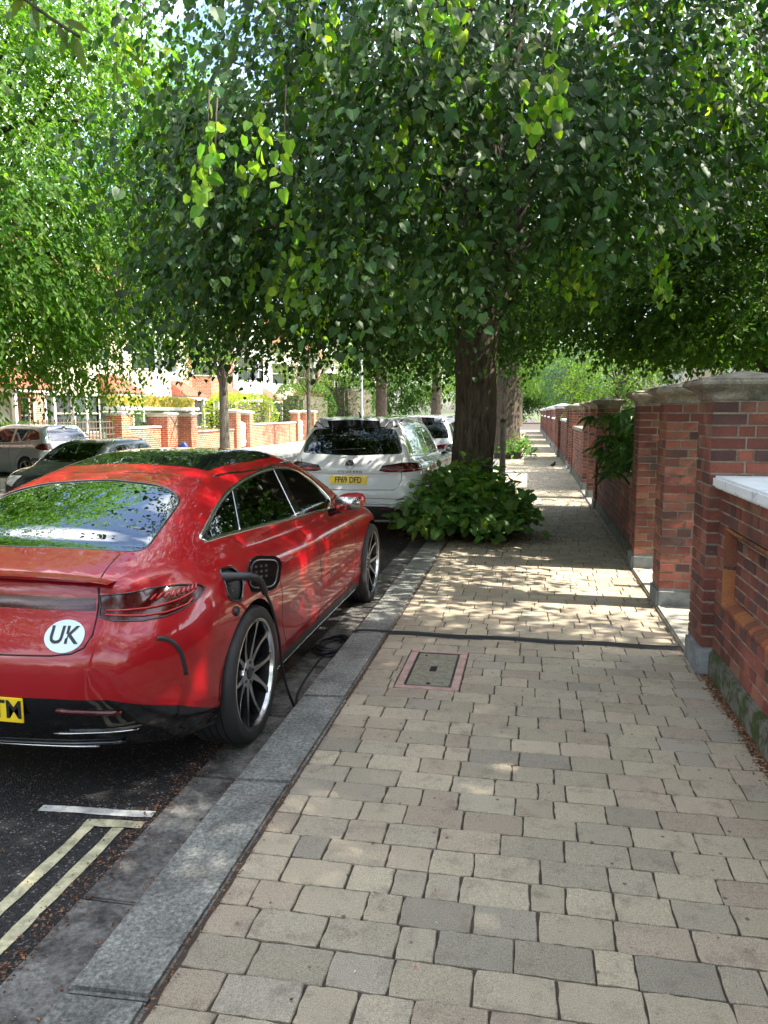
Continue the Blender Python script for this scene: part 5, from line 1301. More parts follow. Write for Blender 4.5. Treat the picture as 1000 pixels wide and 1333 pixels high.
# ------------------------------------------------------------ other cars
def car_spec(**k):
    return k
SUV = dict(
    wb=2.90, wr=.37, tw=.25, track=.985, zb=.26, spine=(0.1, 2.7), zs=.75, h=.06, ks=.05, kt=.22, kd=.10, ct=.09, cn=.2, tb=.42, kg=.13, cr=.05, dc=.04, zg=1.12, kgt=.10,
    W=[(-1.1, .93), (-.6, .96), (0, .985), (1.5, .98), (2.9, .985), (3.5, .95), (3.9, .90)],
    sec=[(.2, -.06), (.4, -.02), (.55, -.01), (.8, 0), (.95, -.005), (1.03, -.03), (1.12, -.085), (1.2, -.15)],
    tail=[(.2, -.85), (.34, -.98), (.55, -1.03), (.68, -1.03), (.78, -.985), (.92, -.965), (1.04, -.98), (1.12, -.95), (1.3, -.88)],
    nose=[(.2, 3.65), (.4, 3.78), (.7, 3.80), (.95, 3.70), (1.1, 3.4)],
    deck=[(-1, 1.13), (0, 1.13), (1, 1.11), (2.6, 1.08), (3.2, 1.02), (3.8, .86)],
    roof=[(-1.1, 1.64), (-.6, 1.675), (0, 1.70), (.8, 1.705), (1.5, 1.675), (1.9, 1.58), (2.3, 1.36), (2.7, 1.14), (3, 1.04), (3.8, .7)],
    gtail=[(1.0, -.99), (1.12, -.965), (1.3, -.865), (1.45, -.76), (1.57, -.68), (1.62, -.80), (1.70, -.80)],
    G=[(-1, .84), (-.4, .865), (.5, .88), (1.5, .88), (2.2, .84), (2.9, .72)],
    seats=(1.45, .5), dash=-.25, mir=(.90, 2.10, 1.15),
    side_regions=[
        ('quarter_window', 'privacy', [(-.72, 1.20), (-.12, 1.17), (-.12, 1.50), (-.45, 1.50)], -.002, None),
        ('rear_window', 'privacy', [(-.06, 1.165), (.82, 1.135), (.86, 1.53), (-.06, 1.515)], -.002, None),
        ('front_window', 'glass', [(.92, 1.13), (1.92, 1.10), (1.75, 1.30), (1.45, 1.50), (.95, 1.53)], -.002, None),
        ('arch_trim', 'black_plastic', [(.45, .28), (2.45, .28), (2.45, .37), (.45, .37)], .002, None)],
    rr=dict(arch_trim=.01),
    half_regions=[('tail_lamp', 'lamp', [('R', .40, .975), ('R', .44, 1.045), ('R', .75, 1.09), ('S', -.86, 1.085), ('S', -.62, 1.07), ('S', -.60, 1.03), ('S', -.66, .99), ('S', -.86, .965), ('R', .74, .955), ('R', .50, .955)], -.003)],
    mid_regions=[
        ('rear_glass', 'reargl', 'R', rounded([(-.70, 1.20), (0, 1.17), (.70, 1.20), (.66, 1.38), (.565, 1.525), (0, 1.55), (-.565, 1.525), (-.66, 1.38)], .05), -.003),
        ('spoiler', 'gloss_black', 'R', rounded([(-.60, 1.545), (0, 1.565), (.60, 1.545), (.58, 1.60), (0, 1.615), (-.58, 1.60)], .02), .002),
        ('lower_bumper', 'black_plastic', 'R', [(-.80, .31), (.80, .31), (.74, .44), (.52, .50), (0, .505), (-.52, .50), (-.74, .44)], .001),
        ('windscreen', 'glass', 'T', rounded([(-.55, 1.78), (0, 1.84), (.55, 1.78), (.66, 2.6), (0, 2.72), (-.66, 2.6)], .06), -.002)],
    side_lines=[
        ('window_trim', 'chrome', [(-.78, 1.165), (.8, 1.11), (1.95, 1.075)], False, .009, 0),
        ('door_gap', 'dark_void', [(.86, 1.12), (.88, .7), (.86, .38)], False, .004, -.001),
        ('door_gap', 'dark_void', [(-.10, 1.16), (-.02, .9), (.30, .75), (.46, .5)], False, .004, -.001),
        ('door_gap', 'dark_void', [(1.98, 1.06), (2.02, .7), (1.98, .38)], False, .004, -.001),
        ('shoulder_crease', 'paint', [(-.8, 1.0), (1.0, .99), (3.2, .96)], False, .006, -.003)],
    lines=[
        ('tailgate_gap', 'dark_void', 'R', [(-.70, 1.13), (-.70, .86), (-.66, .76), (-.60, .725), (0, .715), (.60, .725), (.66, .76), (.70, .86), (.70, 1.13)], False, .004, -.001),
        ('tailgate_crease', 'dark_void', 'R', [(-.55, .935), (0, .93), (.55, .935)], False, .0025, 0),
        ('bumper_trim', 'chrome', 'R', [(-.78, .53), (0, .545), (.78, .53)], False, .010, .004),
        ('bumper_crease', 'dark_void', 'R', [(-.80, .60), (0, .615), (.80, .60)], False, .003, 0)],
)
def roof_bars(root, body, a=.62, y0=-.5, y1=1.6):
    for sg in (1, -1):
        L = body.line('T', [(a * .97, y0), (a, (y0 + y1) / 2), (a * .96, y1)], sg, False, .08); k = len(L)
        h_ = np.array([min(1, i / 2.5, (k - 1 - i) / 2.5) for i in range(k)]) * .055
        P = L + np.stack([0 * h_, 0 * h_, h_], 1); mb = MB(); mb.tube([tuple(p) for p in P], .014, 8); mb.build('roof_rail', M['chrome'], root, True)
suv, sb, smade = build_car(SUV, 'parked_car', (-2.36, 11.05, ZR), R(-.5), 'white SUV with a yellow number plate parked in front of the red car', 'car', None, M['white'])
interior(suv, SUV, M['seat_dark']); roof_bars(suv, sb)
yr = float(sb.rear([(0, .87)])[0][1])
pl_ = plate(suv, -.02, yr - .014, .845, 'FP69 DFD', .80, 'plate_y', R(-4)); 
on_surface_text(sb, 'T O U A R E G', .046, 0, .955, suv, M['chrome'], .004, .001, sx=1.15)
# round badge with V above W
mb = MB(); c0 = sb.rear([(0, 1.055)])[0]; y_ = c0[1] - .006
ring_ = [(.062 * math.cos(2 * math.pi * i / 28), y_, 1.055 + .062 * math.sin(2 * math.pi * i / 28)) for i in range(28)]
mb.tube(ring_, .006, 6, True)
for seg in ([(-.034, .044), (0, .006), (.034, .044)], [(-.052, .012), (-.026, -.046), (0, .000), (.026, -.046), (.052, .012)]):
    mb.tube([(a, y_, 1.055 + b) for a, b in seg], .005, 6)
bd = mb.build('badge', M['chrome'], suv, True)
mb = MB(); mb.lathe([(.0001, 0), (.058, 0), (.058, .01)], 28, 'z'); bk = mb.build('badge_disc', M['gloss_black'], bd); bk.rotation_euler = (R(90), 0, 0); bk.location = (0, y_ + .001, 1.055)
mb = MB(); mb.tube([(0, -.30, 1.68), (0, -.36, 1.73), (0, -.44, 1.755)], [.018, .012, .006], 8); mb.build('roof_aerial', M['gloss_black'], suv, True)
for sg in (1, -1):
    lam = smade['tail_lamp%d' % sg]
    ribbon(sb, 'light_bar', sb.line('mix', [('R', .46, .985), ('R', .74, .99), ('S', -.86, 1.0), ('S', -.68, 1.02)], sg, False, .03), .007, M['lampglow'], lam, False, .0)
    ribbon(sb, 'reflector', sb.line('R', [(.42, .465), (.70, .455)], sg, False, .05), .012, M['lamp'], suv, False, .003)
    for yh in (.16, 1.14):
        P3 = sb.line('S', [(yh, 1.0), (yh + .2, .995)], sg, False, .05); mb = MB(); mb.tube([tuple(a) for a in P3 + sb.normal(P3) * .02], .012, 8); mb.build('door_handle', M['white'], suv, True)
mb = MB(); mb.tube([(-.35, yr - .01, 1.245), (.0, yr + .06, 1.262), (.2, yr + .06, 1.27)], .006, 6); mb.build('rear_wiper', M['black_plastic'], suv, True)

EST = dict(SUV); EST.update(h=.09)
c2, b2, m2 = build_car(dict(SUV, h=.09), 'parked_car', (-2.42, 17.6, ZR), 0, 'pale blue-grey SUV parked beyond the white one with the yellow plate', 'car', 'cars parked along the near kerb', M['silver'])
roof_bars(c2, b2); interior(c2, SUV, M['seat_dark']); y2 = float(b2.rear([(0, .87)])[0][1]); plate(c2, 0, y2 - .014, .845, None, 1, 'plate_y', R(-4))

HATCH = dict(
    wb=2.55, wr=.315, tw=.21, track=.885, zb=.20, spine=(0.0, 2.4), zs=.62, h=.075, ks=.05, kt=.22, kd=.10, ct=.10, cn=.25, tb=.52, kg=.13, cr=.05, dc=.04, zg=.98, kgt=.10,
    W=[(-.9, .82), (-.5, .86), (0, .885), (1.3, .88), (2.55, .885), (3.1, .84), (3.4, .78)],
    sec=[(.15, -.06), (.35, -.02), (.5, 0), (.75, 0), (.88, -.03), (.96, -.08), (1.05, -.15)],
    tail=[(.15, -.60), (.3, -.68), (.5, -.71), (.68, -.70), (.85, -.66), (.98, -.62), (1.1, -.55)],
    nose=[(.15, 3.15), (.35, 3.26), (.6, 3.27), (.8, 3.15), (.95, 2.8)],
    deck=[(-1, .99), (0, .99), (1, .965), (2.2, .95), (2.8, .88), (3.3, .70)],
    roof=[(-1, 1.40), (-.4, 1.425), (.3, 1.45), (1.0, 1.45), (1.4, 1.40), (1.8, 1.24), (2.2, 1.02), (2.6, .9), (3.3, .6)],
    gtail=[(.9, -.66), (1.05, -.60), (1.2, -.50), (1.34, -.38), (1.42, -.44), (1.5, -.44)],
    G=[(-1, .72), (-.3, .76), (.5, .785), (1.3, .78), (1.9, .74), (2.6, .62)],
    seats=(1.2, .35), dash=-.1, mir=(.80, 1.72, 1.0),
    side_regions=[
        ('rear_window', 'privacy', [(-.38, 1.08), (.58, 1.00), (.60, 1.34), (.0, 1.33), (-.25, 1.25)], -.002, None),
        ('front_window', 'glass', [(.66, .995), (1.62, .975), (1.40, 1.18), (1.15, 1.32), (.68, 1.345)], -.002, None)],
    half_regions=[('tail_lamp', 'lamp', [('R', .56, .82), ('R', .56, .98), ('S', -.52, .98), ('S', -.30, .94), ('S', -.36, .86), ('S', -.56, .81)], -.003),
        ('headlamp', 'lampclear', [('F', .50, .60), ('F', .47, .72), ('S', 2.92, .80), ('S', 2.72, .80), ('S', 2.95, .66), ('S', 3.0, .62)], -.003)],
    mid_regions=[
        ('rear_glass', 'reargl', 'R', rounded([(-.60, 1.03), (0, 1.01), (.60, 1.03), (.50, 1.32), (0, 1.35), (-.50, 1.32)], .05), -.003),
        ('windscreen', 'glass', 'T', rounded([(-.50, 1.36), (0, 1.42), (.50, 1.36), (.60, 2.12), (0, 2.22), (-.60, 2.12)], .06), -.002),
        ('grille', 'gloss_black', 'F', [(-.42, .30), (.42, .30), (.48, .50), (0, .54), (-.48, .50)], .001)],
    side_lines=[
        ('door_gap', 'dark_void', [(.63, .97), (.64, .6), (.62, .26)], False, .004, -.001),
        ('door_gap', 'dark_void', [(-.1, 1.02), (.1, .8), (.36, .6), (.40, .4)], False, .004, -.001),
        ('window_trim', 'chrome', [(-.42, 1.05), (.6, .985), (1.64, .955)], False, .007, 0)],
    lines=[('tailgate_gap', 'dark_void', 'R', [(-.54, 1.0), (-.55, .62), (-.48, .52), (0, .51), (.48, .52), (.55, .62), (.54, 1.0)], False, .004, -.001)],
)
def hatch(loc, rz, label, group, paint, roofbars=True, front_plate=False, mm=True):
    c, b, m = build_car(HATCH, 'parked_car', loc, rz, label, 'car', group, paint)
    interior(c, HATCH, M['seat_dark']); y_ = float(b.rear([(0, .60)])[0][1]); plate(c, 0, y_ - .012, .62, None, 1, 'plate_y')
    y_ = float(b.front([(0, .42)])[0][1]); plate(c, 0, y_ + .012, .42, None, 1, 'plate_w', facing=1)
    for sg in (1, -1):
        for yh in (.0, .86):
            P3 = b.line('S', [(yh, .86), (yh + .18, .86)], sg, False, .05); mb = MB(); mb.tube([tuple(a) for a in P3 + b.normal(P3) * .02], .012, 8); mb.build('door_handle', paint, c, True)
    return c, b
GO = 'cars parked across the road'
sil, _ = hatch((-12.2, 18.2, ZR), R(72), 'silver hatchback seen from its red tail lamp, parked facing the front gardens at far left', GO, M['silver'])
blk, bb = hatch((-8.1, 14.2, ZR), R(180), 'black hatchback facing the camera, showing only above the roof of the red car', GO, M['blackp'])
roof_bars(blk, bb, .52, -.2, 1.1); blk.scale = (.86,) * 3
NK = 'cars parked along the near kerb'
for y, lb in ((25.0, 'silver hatchback parked beside the second footpath tree'), (43.5, 'distant silver hatchback parked beyond the grey pole'), (62, 'farthest silver hatchback at the end of the footpath')):
    c = copy_tree(sil); c.location = (-2.35, y, ZR); c.rotation_euler = (0, 0, 0); c['label'] = lb; c['group'] = NK
c = copy_tree(suv); c.location = (-2.35, 36.5, ZR); c['label'] = 'white SUV parked far off between the second tree and the grey pole'; c['group'] = NK
for ch in list(c.children):
    if ch.name.startswith(('number_plate', 'lettering')):
        for g2 in list(ch.children): bpy.data.objects.remove(g2)
        if ch.name.startswith('lettering'): bpy.data.objects.remove(ch)
c = copy_tree(blk); c.location = (-2.3, 52, ZR); c.rotation_euler = (0, 0, 0); c['label'] = 'dark hatchback parked far down the near kerb'; c['group'] = NK
c = copy_tree(blk); c.location = (-8.4, 44, ZR); c.rotation_euler = (0, 0, R(180)); c['label'] = 'dark hatchback parked far off across the road'

# ------------------------------------------------------------ poles, bird, bin
def pole(x, y, h_, r, label, name='street_lamp', cat='lamp post', head=True, sign=False):
    t = empty(name, (x, y, 0), label=label, cat=cat)
    mb = MB(); mb.tube([(0, 0, 0), (0, 0, h_ * .25), (0, 0, h_ * .25 + .02), (0, 0, h_)], [r * 1.5, r * 1.5, r, r * .7], 12); mb.build('post', M['pole'], t, True)
    if head:
        mb = MB(); mb.tube([(0, 0, h_ - .05), (-.3, 0, h_ + .1), (-.9, 0, h_ + .15)], [r * .7, r * .6, r * .5], 8); mb.box(-1.35, -.85, -.1, .1, h_ + .1, h_ + .2, .03); mb.build('lamp_head', M['pole'], t, True)
    return t
pole(-.95, 38.0, 7.5, .075, 'grey lamp post standing beyond the second tree in the footpath')
pole(-8.95, 41.0, 7.0, .07, 'slim grey lamp post across the road above the white SUV')
t = empty('sign_post', (-.95, 33.5, 0), label='short grey post with a small sign at the kerb before the lamp post', cat='sign post')
mb = MB(); mb.tube([(0, 0, 0), (0, 0, 1.9)], .03, 10); mb.build('post', M['pole'], t, True); mb = MB(); mb.box(-.15, .15, -.045, -.034, 1.45, 1.85, .004); mb.build('sign_plate', M['pole'], t)
t = empty('tree_stake', (-.40, 12.1, 0), label='weathered timber stake just right of the large lime trunk', cat='stake')
mb = MB(); mb.tube([(0, 0, 0), (0, 0, 1.55)], [.05, .045], 10); mb.build('stake', M['concrete'], t, True); mb = MB(); mb.lathe([(.001, 1.56), (.047, 1.55), (.05, 1.5)], 10); mb.build('stake_top', M['wood'], t)
# blackbird-like magpie on the footpath: one continuous body
bx, by = .70, 23.0
t = empty('bird', (bx, by, 0.004), R(205), label='small black bird standing on the footpath', cat='bird')
bm = bmesh.new(); sk_pts = [((0, -.16, .10), .012), ((0, -.09, .115), .03), ((0, 0, .13), .052), ((0, .07, .165), .040), ((0, .105, .205), .030), ((0, .135, .212), .022), ((0, .175, .205), .005)]
ld = []
for (c_, r_) in sk_pts: ld.append((Vector(c_), r_))
mb = MB(); dense = spline([tuple(c) for c, _ in ld], 4); rr = np.interp(np.linspace(0, 1, len(dense)), np.linspace(0, 1, len(ld)), [r for _, r in ld]); mb.tube(dense, list(rr), 12); bm.free()
mb.add([(-.03, -.15, .112), (.03, -.15, .112), (.022, -.36, .075), (-.022, -.36, .075), (-.02, -.15, .10), (.02, -.15, .10)], [(0, 1, 2, 3), (4, 5, 2, 3), (0, 3, 4), (1, 5, 2)])
mb.build('body', M['feather'], t, True)
for sg in (-1, 1):
    mb = MB(); mb.tube([(sg * .022, .0, .10), (sg * .024, .01, .05), (sg * .024, .0, .004), (sg * .024, .035, .002)], [.006, .004, .004, .003], 6); mb.build('leg', M['feather'], t)
    mb = MB(); mb.tube([(sg * .045, .06, .15), (sg * .052, 0, .135), (sg * .035, -.12, .11)], [.012, .022, .006], 8); mb.build('wing', M['featherw'] if False else M['feather'], t, True)
# bin and fence behind the nearest pillar
t = empty('wheelie_bin', (2.35, 6.9, 0), label='teal-lidded bin behind the nearest brick gate pillar', cat='bin')
mb = MB(); mb.prism([(-.24, -.02), (.24, -.02), (.28, 1.0), (-.28, 1.0)], -.28, .28, 'x'); mb.build('bin_body', M['binp'], t); mb = MB(); mb.box(-.32, .32, -.34, .32, 1.0, 1.07, .03); mb.build('lid', M['binp'], t, True)
t = empty('timber_fence', (1.9, 7.5, 0), label='low weathered timber fence behind the nearest gate pillar', cat='fence')
for i in range(7):
    mb = MB(); mb.box(.0 + i * .42, .09 + i * .42, -.04, .04, 0, 1.2, .01); mb.build('post', M['wood'], t)
mb = MB(); mb.box(-.05, 2.7, -.07, -.045, .8, .93); mb.build('rail', M['wood'], t)
mb = MB(); mb.box(-.05, 2.7, -.07, -.045, .35, .48); mb.build('rail', M['wood'], t)

# ------------------------------------------------------------ walls across the road
WX = -13.2
def uvbox(mb_, uvs, x0, x1, y0, y1, z0, z1):
    q = [((x0, y0, z0), (x1, y0, z0), (x1, y0, z1), (x0, y0, z1), 'x'), ((x1, y1, z0), (x0, y1, z0), (x0, y1, z1), (x1, y1, z1), 'x'),
         ((x1, y0, z0), (x1, y1, z0), (x1, y1, z1), (x1, y0, z1), 'y'), ((x0, y1, z0), (x0, y0, z0), (x0, y0, z1), (x0, y1, z1), 'y'), ((x0, y0, z1), (x1, y0, z1), (x1, y1, z1), (x0, y1, z1), 't')]
    for a, b, c, d, k in q:
        mb_.add([a, b, c, d], [(0, 1, 2, 3)])
        for p in (a, b, c, d): uvs.append((p[0], p[2]) if k == 'x' else (p[1], p[2]) if k == 'y' else (p[0], p[1]))
def uvmesh(name, boxes, mat, parent):
    mb_ = MB(); uvs = []
    for b in boxes: uvbox(mb_, uvs, *b)
    return obj(name, npmesh(name, mb_.v, mb_.f, mat, uv=uvs), parent)
def opp_pillar(y, h_, label, w_=.5, capc='wtrim'):
    t = empty('brick_pillar', (WX, y, 0), label=label, cat='gate pillar', group='brick gate pillars across the road')
    uvmesh('brick_shaft', [(-w_ / 2, w_ / 2, -w_ / 2, w_ / 2, 0, h_)], M['hb'], t); cap_mesh(w_ / 2, w_ / 2, h_, .06, .14, .06).build('cap', M[capc], t); return t
def opp_wall(y0, y1, h_, label, cop='wtrim'):
    t = empty('garden_wall', (WX, y0, 0), label=label, cat='wall', group='low brick walls across the road')
    uvmesh('brickwork', [(-.12, .12, 0, y1 - y0, 0, h_)], M['hb'], t); mb = MB(); mb.box(-.17, .17, 0, y1 - y0, h_, h_ + .08, .015); mb.build('coping', M[cop], t); return t
op = [(23.2, 1.55, 'left pillar of the white-capped brick garden wall across the road', .55), (26.3, 1.50, 'wide brick pillar left of the low gap across the road', .75), (28.4, 1.5, 'orange-red brick pillar with a large white cap across the road', .55),
      (33.2, 1.62, 'brick pillar left of the first white gate across the road', .5), (34.9, 1.55, 'brick pillar right of the first white gate across the road', .45), (42.6, 1.6, 'brick pillar left of the second white gate across the road', .45), (44.2, 1.6, 'brick pillar right of the second white gate across the road', .5), (45.9, 1.6, 'last brick pillar beyond the second white gate across the road', .5)]
for y, h_, lb, w_ in op: opp_pillar(y, h_, lb, w_)
opp_wall(23.5, 25.9, 1.1, 'brick wall between the white-capped pillars across the road'); opp_wall(28.7, 32.9, .85, 'low plain brick wall behind the thin street tree', 'brick' if False else 'stone')
opp_wall(35.2, 42.3, 1.05, 'orange brick wall below the yellow-green hedge', 'wtrim'); opp_wall(46.2, 75, 1.1, 'long low wall farther along the other pavement', 'stone')
def beam(y0, y1, z_, label):
    t = empty('planter_ledge', (WX, y0, z_), label=label, cat='ledge'); mb = MB(); mb.box(-.35, .35, 0, y1 - y0, 0, .12, .02); mb.build('ledge', M['wtrim'], t)
    rng = np.random.default_rng(3); n = 700; P = np.stack([rng.uniform(-.25, .25, n), rng.uniform(.1, y1 - y0 - .1, n), rng.uniform(.1, .38, n)], 1)
    obj('grasses', leaf_mesh('grasses', P, np.array([[0, 0, 1.]]) + rng.normal(size=P.shape) * .4, rng.normal(size=P.shape), rng.uniform(.12, .25, n), M['leaf2'], leaf_cols(n, (.30, .26, .10), rng), 'quad'), t)
beam(22.9, 28.8, 1.72, 'white ledge with dry grasses running over the brick pillars across the road')
for y, lb in ((34.05, 'first white gate between brick pillars across the road'), (43.4, 'second white gate between brick pillars across the road')):
    t = empty('garden_gate', (WX, y, 0), label=lb, cat='gate', group='white gates across the road')
    mb = MB(); 
    for i in range(9): mb.box(-.02, .02, -.56 + i * .125, -.56 + i * .125 + .115, .08, 1.15 + .08 * math.sin(i / 8 * math.pi), .004)
    mb.box(.02, .05, -.56, .56, .25, .35); mb.box(.02, .05, -.56, .56, .9, 1.0); mb.build('boards', M['gate'], t)
t = empty('lattice_fence', (WX, 19.0, 0), label='pale timber lattice fence behind the silver hatchback', cat='fence')
mb = MB()
for i in range(22): mb.box(-.015, .015, i * .19, i * .19 + .03, .3, 1.45)
for k in range(6): mb.box(-.02, .02, 0, 4.0, .35 + k * .2, .38 + k * .2)
mb.build('lattice', M['wood'], t)
t = empty('blue_sack', (-12.9, 27.3, 0), label='small blue sack in the gap between the brick pillars across the road', cat='sack')
bm = bmesh.new(); bmesh.ops.create_icosphere(bm, subdivisions=3, radius=.2)
for v in bm.verts: v.co *= 1 + .12 * math.sin(v.co.x * 17) * math.cos(v.co.y * 13); v.co.z = max(v.co.z * 1.25, -.28) + .28
me = bpy.data.meshes.new('sack'); bm.to_mesh(me); bm.free(); me.materials.append(M['blueb']); obj('sack', me, t)

# ------------------------------------------------------------ houses
def house(x0, y0, w_, face, label, seed, brickm='hb', depth=9., H=6.2, group='terraced houses across the road', doory=None, roofm='tiles', upper='cream'):
    """x0 = front line, w_ along the street, face = +1 front looks to +x"""
    rg = random.Random(seed); t = empty('brick_house', (x0, y0, 0), label=label, cat='house', group=group)
    bay_y = w_ * .30; dy = doory or w_ * .76; s = face
    def X(a): return a * s
    openings = [(bay_y + w_ * .0 - .0, 0, 0, 0)]
    # facade with real openings on a grid
    win = [(dy - .55, dy + .55, 0, 2.25, 'door'), (dy - .5, dy + .5, 3.6, 5.1, 'win'), (dy + .75, min(dy + 1.35, w_ - .15), .9, 2.2, 'win')]
    ys = sorted({0, w_} | {a for q in win for a in q[:2]}); zs = sorted({0, 3.1, H} | {a for q in win for a in q[2:4]})
    low, up = [], []
    for a, b in zip(ys[:-1], ys[1:]):
        for c, d in zip(zs[:-1], zs[1:]):
            if any(q[0] <= a and b <= q[1] and q[2] <= c and d <= q[3] for q in win): continue
            (low if d <= 3.11 else up).append((min(X(-.3), X(0)), max(X(-.3), X(0)), a, b, c, d))
    low.append((min(X(-depth), X(-.31)), max(X(-depth), X(-.31)), 0.0, .25, 0, H)); low.append((min(X(-depth), X(-.31)), max(X(-depth), X(-.31)), w_ - .25, w_, 0, H)); low.append((min(X(-depth - .3), X(-depth)), max(X(-depth - .3), X(-depth)), 0, w_, 0, H))
    wall_ = uvmesh('wall', low, M[brickm], t); uvmesh('upper_wall', up, M[upper], t)
    def window(par, xf, ya, yb, za, zb, sash=2):
        f = MB(); fr = .07; d0, d1 = (min(xf - s * .10, xf), max(xf - s * .10, xf))
        f.box(d0, d1, ya, ya + fr, za, zb); f.box(d0, d1, yb - fr, yb, za, zb); f.box(d0, d1, ya + fr, yb - fr, za, za + fr); f.box(d0, d1, ya + fr, yb - fr, zb - fr, zb)
        zm = (za + zb) / 2; f.box(d0 + .01, d1 - .01, ya + fr, yb - fr, zm - .03, zm + .03)
        for i in range(1, sash + 1):
            yy = ya + (yb - ya) * i / (sash + 1); f.box(d0 + .02, d1 - .02, yy - .015, yy + .015, zm + .03, zb - fr)
        f.box(d0 + .02, d1 - .02, ya + fr, yb - fr, (zm + zb) / 2 - .015, (zm + zb) / 2 + .015)
        fo = f.build('window', M['wtrim'], par); p_ = MB(); xm_ = xf - s * .06; p_.box(xm_ - .004, xm_ + .004, ya + fr, yb - fr, za + fr, zb - fr); p_.build('pane', M['pane'], fo)
        sl = MB(); sl.box(min(xf - s * .05, xf + s * .06), max(xf - s * .05, xf + s * .06), ya - .08, yb + .08, za - .08, za); sl.build('sill', M['wtrim'], fo)
    for (a, b, c, d, k) in win:
        if k == 'win': window(t, X(-.05), a, b, c, d)
        else:
            m_ = MB(); m_.box(min(X(-.25), X(-.2)), max(X(-.25), X(-.2)), a + .1, b - .1, 0, 2.05, .01); dd = m_.build('door', M['door'] if rg.random() < .5 else M['wtrim'], t)
            m_ = MB(); m_.box(min(X(-.26), X(-.12)), max(X(-.26), X(-.12)), a, a + .1, 0, 2.25); m_.box(min(X(-.26), X(-.12)), max(X(-.26), X(-.12)), b - .1, b, 0, 2.25); m_.box(min(X(-.26), X(-.12)), max(X(-.26), X(-.12)), a + .1, b - .1, 2.05, 2.25); m_.build('door_frame', M['wtrim'], t)
    # two storey bay
    by0, by1 = bay_y - 1.35, bay_y + 1.35; bd_ = .85
    bays = []
    for z0_, z1_ in ((0, 5.9),):
        poly = [(0, by0), (bd_, by0 + .5), (bd_, by1 - .5), (0, by1)]
    bw_ = MB(); uv_ = []
    for (za, zb_, mm_) in ((0, .85, brickm), (2.35, 3.55, upper), (5.05, 5.7, 'wtrim')):
        m_ = MB(); uvs = []
        for i in range(3):
            (xa, ya), (xb, yb) = poly[i], poly[i + 1]; L_ = math.hypot(xb - xa, yb - ya)
            m_.add([(X(xa), ya, za), (X(xb), yb, za), (X(xb), yb, zb_), (X(xa), ya, zb_)], [(0, 1, 2, 3)]); uvs += [(ya, za), (ya + L_, za), (ya + L_, zb_), (ya, zb_)]
        m_.add([(X(a), b, zb_) for a, b in poly], [(0, 1, 2, 3)]); uvs += [(a, b) for a, b in poly]
        bo_ = obj('bay_panel', npmesh('bay_panel', m_.v, m_.f, M[mm_], uv=uvs), t)
    for (za, zb_) in ((.85, 2.35), (3.55, 5.05)):
        fr = MB(); pn = MB()
        for i in range(3):
            (xa, ya), (xb, yb) = poly[i], poly[i + 1]; n_ = 1 if i != 1 else 2
            A = Vector((X(xa), ya, 0)); B = Vector((X(xb), yb, 0))
            for k in range(n_ + 1):
                p_ = A.lerp(B, k / n_); fr.box(p_.x - .06, p_.x + .06, p_.y - .06, p_.y + .06, za, zb_)
            for z_ in (za + .03, (za + zb_) / 2, zb_ - .05): fr.tube([tuple(A + Vector((0, 0, z_))), tuple(B + Vector((0, 0, z_)))], .035, 4)
            ins = Vector((-.04 * s, 0, 0)); pn.add([tuple(A + ins + Vector((0, 0, za))), tuple(B + ins + Vector((0, 0, za))), tuple(B + ins + Vector((0, 0, zb_))), tuple(A + ins + Vector((0, 0, zb_)))], [(0, 1, 2, 3)])
        fo = fr.build('bay_window', M['wtrim'], t); pn.build('pane', M['pane'], fo)
    g_ = MB(); g_.prism([(by0 - .15, 5.7), (by1 + .15, 5.7), (bay_y, 7.5)], min(X(.95), X(.75)), max(X(.95), X(.75)), 'x'); g_.build('bay_gable', M[upper], t)
    # porch roof
    m_ = MB(); uvs = []
    a, b = dy - 1.1, dy + 1.3; q = [(X(0), a + .4, 3.25), (X(0), b - .4, 3.25), (X(1.2), b, 2.45), (X(1.2), a, 2.45)]
    m_.add(q, [(0, 1, 2, 3)]); uvs += [(a, 0), (b, 0), (b, 1.3), (a, 1.3)]
    m_.add([(X(0), a + .4, 3.25), (X(1.2), a, 2.45), (X(0), a, 2.45)], [(0, 1, 2)]); uvs += [(0, 0), (1.2, 0), (0, 1)]
    m_.add([(X(0), b - .4, 3.25), (X(1.2), b, 2.45), (X(0), b, 2.45)], [(0, 1, 2)]); uvs += [(0, 0), (1.2, 0), (0, 1)]
    po = obj('porch_roof', npmesh('porch_roof', m_.v, m_.f, M['tiles'], uv=uvs), t)
    m_ = MB(); m_.box(min(X(.0), X(1.15)), max(X(0), X(1.15)), a + .05, b - .05, 2.33, 2.44); m_.build('porch_fascia', M['wtrim'], po)
    for yy in (a + .15, b - .15):
        m_ = MB(); m_.box(min(X(.95), X(1.08)), max(X(.95), X(1.08)), yy - .06, yy + .06, 0, 2.33); m_.tube([(X(1.0), yy, 1.75), (X(.9), yy, 2.1), (X(.6), yy, 2.3)], .04, 6); m_.build('porch_post', M['wtrim'], po)
    # main roof
    r_ = MB(); uvs = []; rx = -depth / 2; rz = H + 3.1
    r_.add([(X(.35), 0, H - .05), (X(.35), w_, H - .05), (X(rx), w_, rz), (X(rx), 0, rz)], [(0, 1, 2, 3)]); uvs += [(0, 0), (w_, 0), (w_, 5.5), (0, 5.5)]
    r_.add([(X(-depth - .5), 0, H - .05), (X(-depth - .5), w_, H - .05), (X(rx), w_, rz), (X(rx), 0, rz)], [(0, 1, 2, 3)]); uvs += [(0, 0), (w_, 0), (w_, 5.5), (0, 5.5)]
    rf = obj('roof', npmesh('roof', r_.v, r_.f, M[roofm], uv=uvs), t)
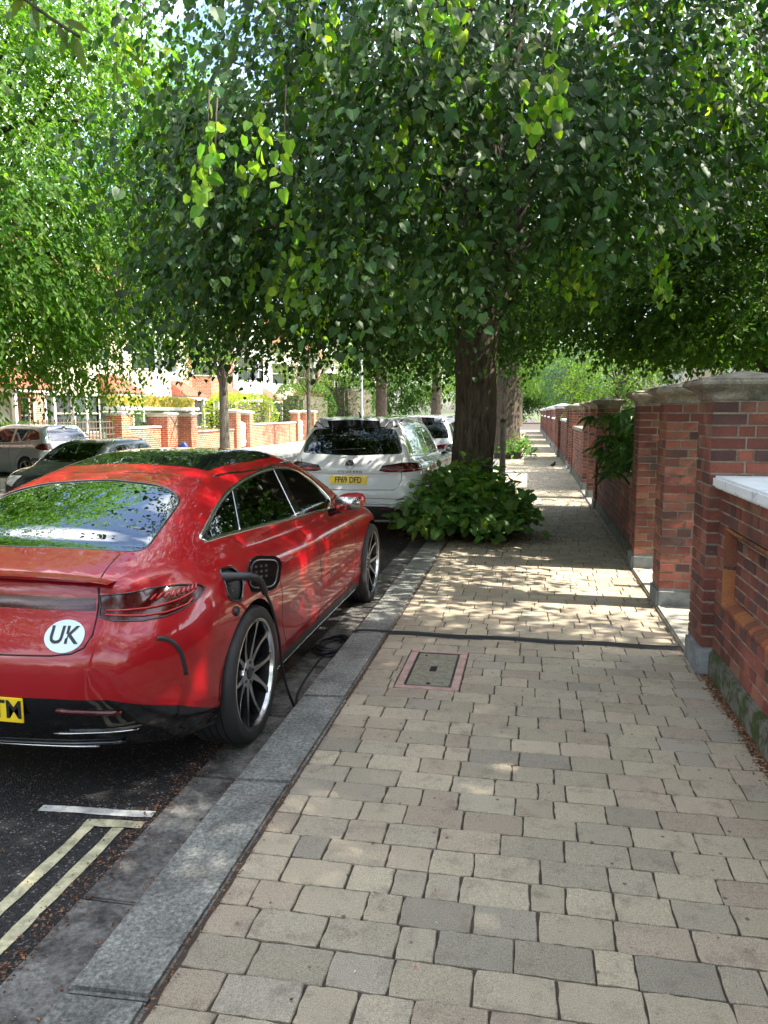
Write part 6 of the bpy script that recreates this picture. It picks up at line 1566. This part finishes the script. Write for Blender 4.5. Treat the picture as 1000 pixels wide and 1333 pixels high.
    uvmesh('gable_wall', [(min(X(-depth), X(-.3)), max(X(-depth), X(-.3)), 0, .2, H - .5, H + .3)], M[brickm], t)
    uvmesh('chimney', [(min(X(rx - .5), X(rx + .5)), max(X(rx - .5), X(rx + .5)), .02, .9, rz - .8, rz + 1.2)], M[brickm], rf)
    gt_ = MB(); gt_.tube([(X(.4), 0, H - .08), (X(.4), w_, H - .08)], .06, 8); gt_.tube([(X(.06), w_ - .12, H - .1), (X(.06), w_ - .12, 0)], .04, 8); gt_.build('gutter', M['wtrim'], rf)
    return t
ll = ['nearest brick house across the road, mostly behind the dense lime tree', 'second orange-brick house across the road, with a white front door', 'brick house across the road with sash windows above the white ledge', 'house with the red tiled porch behind the thin street tree',
      'pale-fronted house above the yellow-green hedge', 'house with the dark roof beyond the yellow-green hedge', 'farther brick house across the road', 'house far along the row across the road', 'last house but one across the road', 'last house visible across the road']
for i in range(10):
    house(-17.6, 6.0 + i * 6.4, 6.39, 1, ll[i], i, 'hb' if i % 2 == 0 else 'hb2', roofm='tiles' if i != 5 else 'slate', upper='cream' if i in (2, 3, 4, 7) else 'wtrim' if i in (6,) else 'hb')
rr_l = ['pale house with a red tiled roof above the right-hand garden bushes', 'second house behind the right-hand garden walls', 'third house behind the right-hand garden walls', 'fourth house behind the right-hand walls', 'farthest house behind the right-hand walls']
for i in range(5):
    house(7.6, 19.5 + i * 7.2, 7.0, -1, rr_l[i], 40 + i, 'hb2', group='houses behind the right-hand gardens', upper='cream' if i % 2 == 0 else 'wtrim')

# the same street carries on behind the camera: neighbours of the houses in view
for i, (hh, x, y) in enumerate(((0, -17.6, -.4), (0, -17.6, -6.8), (0, -17.6, -13.2), (1, 7.6, -9.0), (1, 7.6, -16.2))):
    src = [o for o in bpy.data.objects if o.get('label') == (ll[3] if hh == 0 else rr_l[1])][0]
    c = copy_tree(src); c.location = (x, y, 0); c['label'] = ['brick house directly across the road from the camera', 'brick house across the road behind the camera', 'farthest brick house behind the camera across the road', 'house behind the camera on the right', 'second house behind the camera on the right'][i]
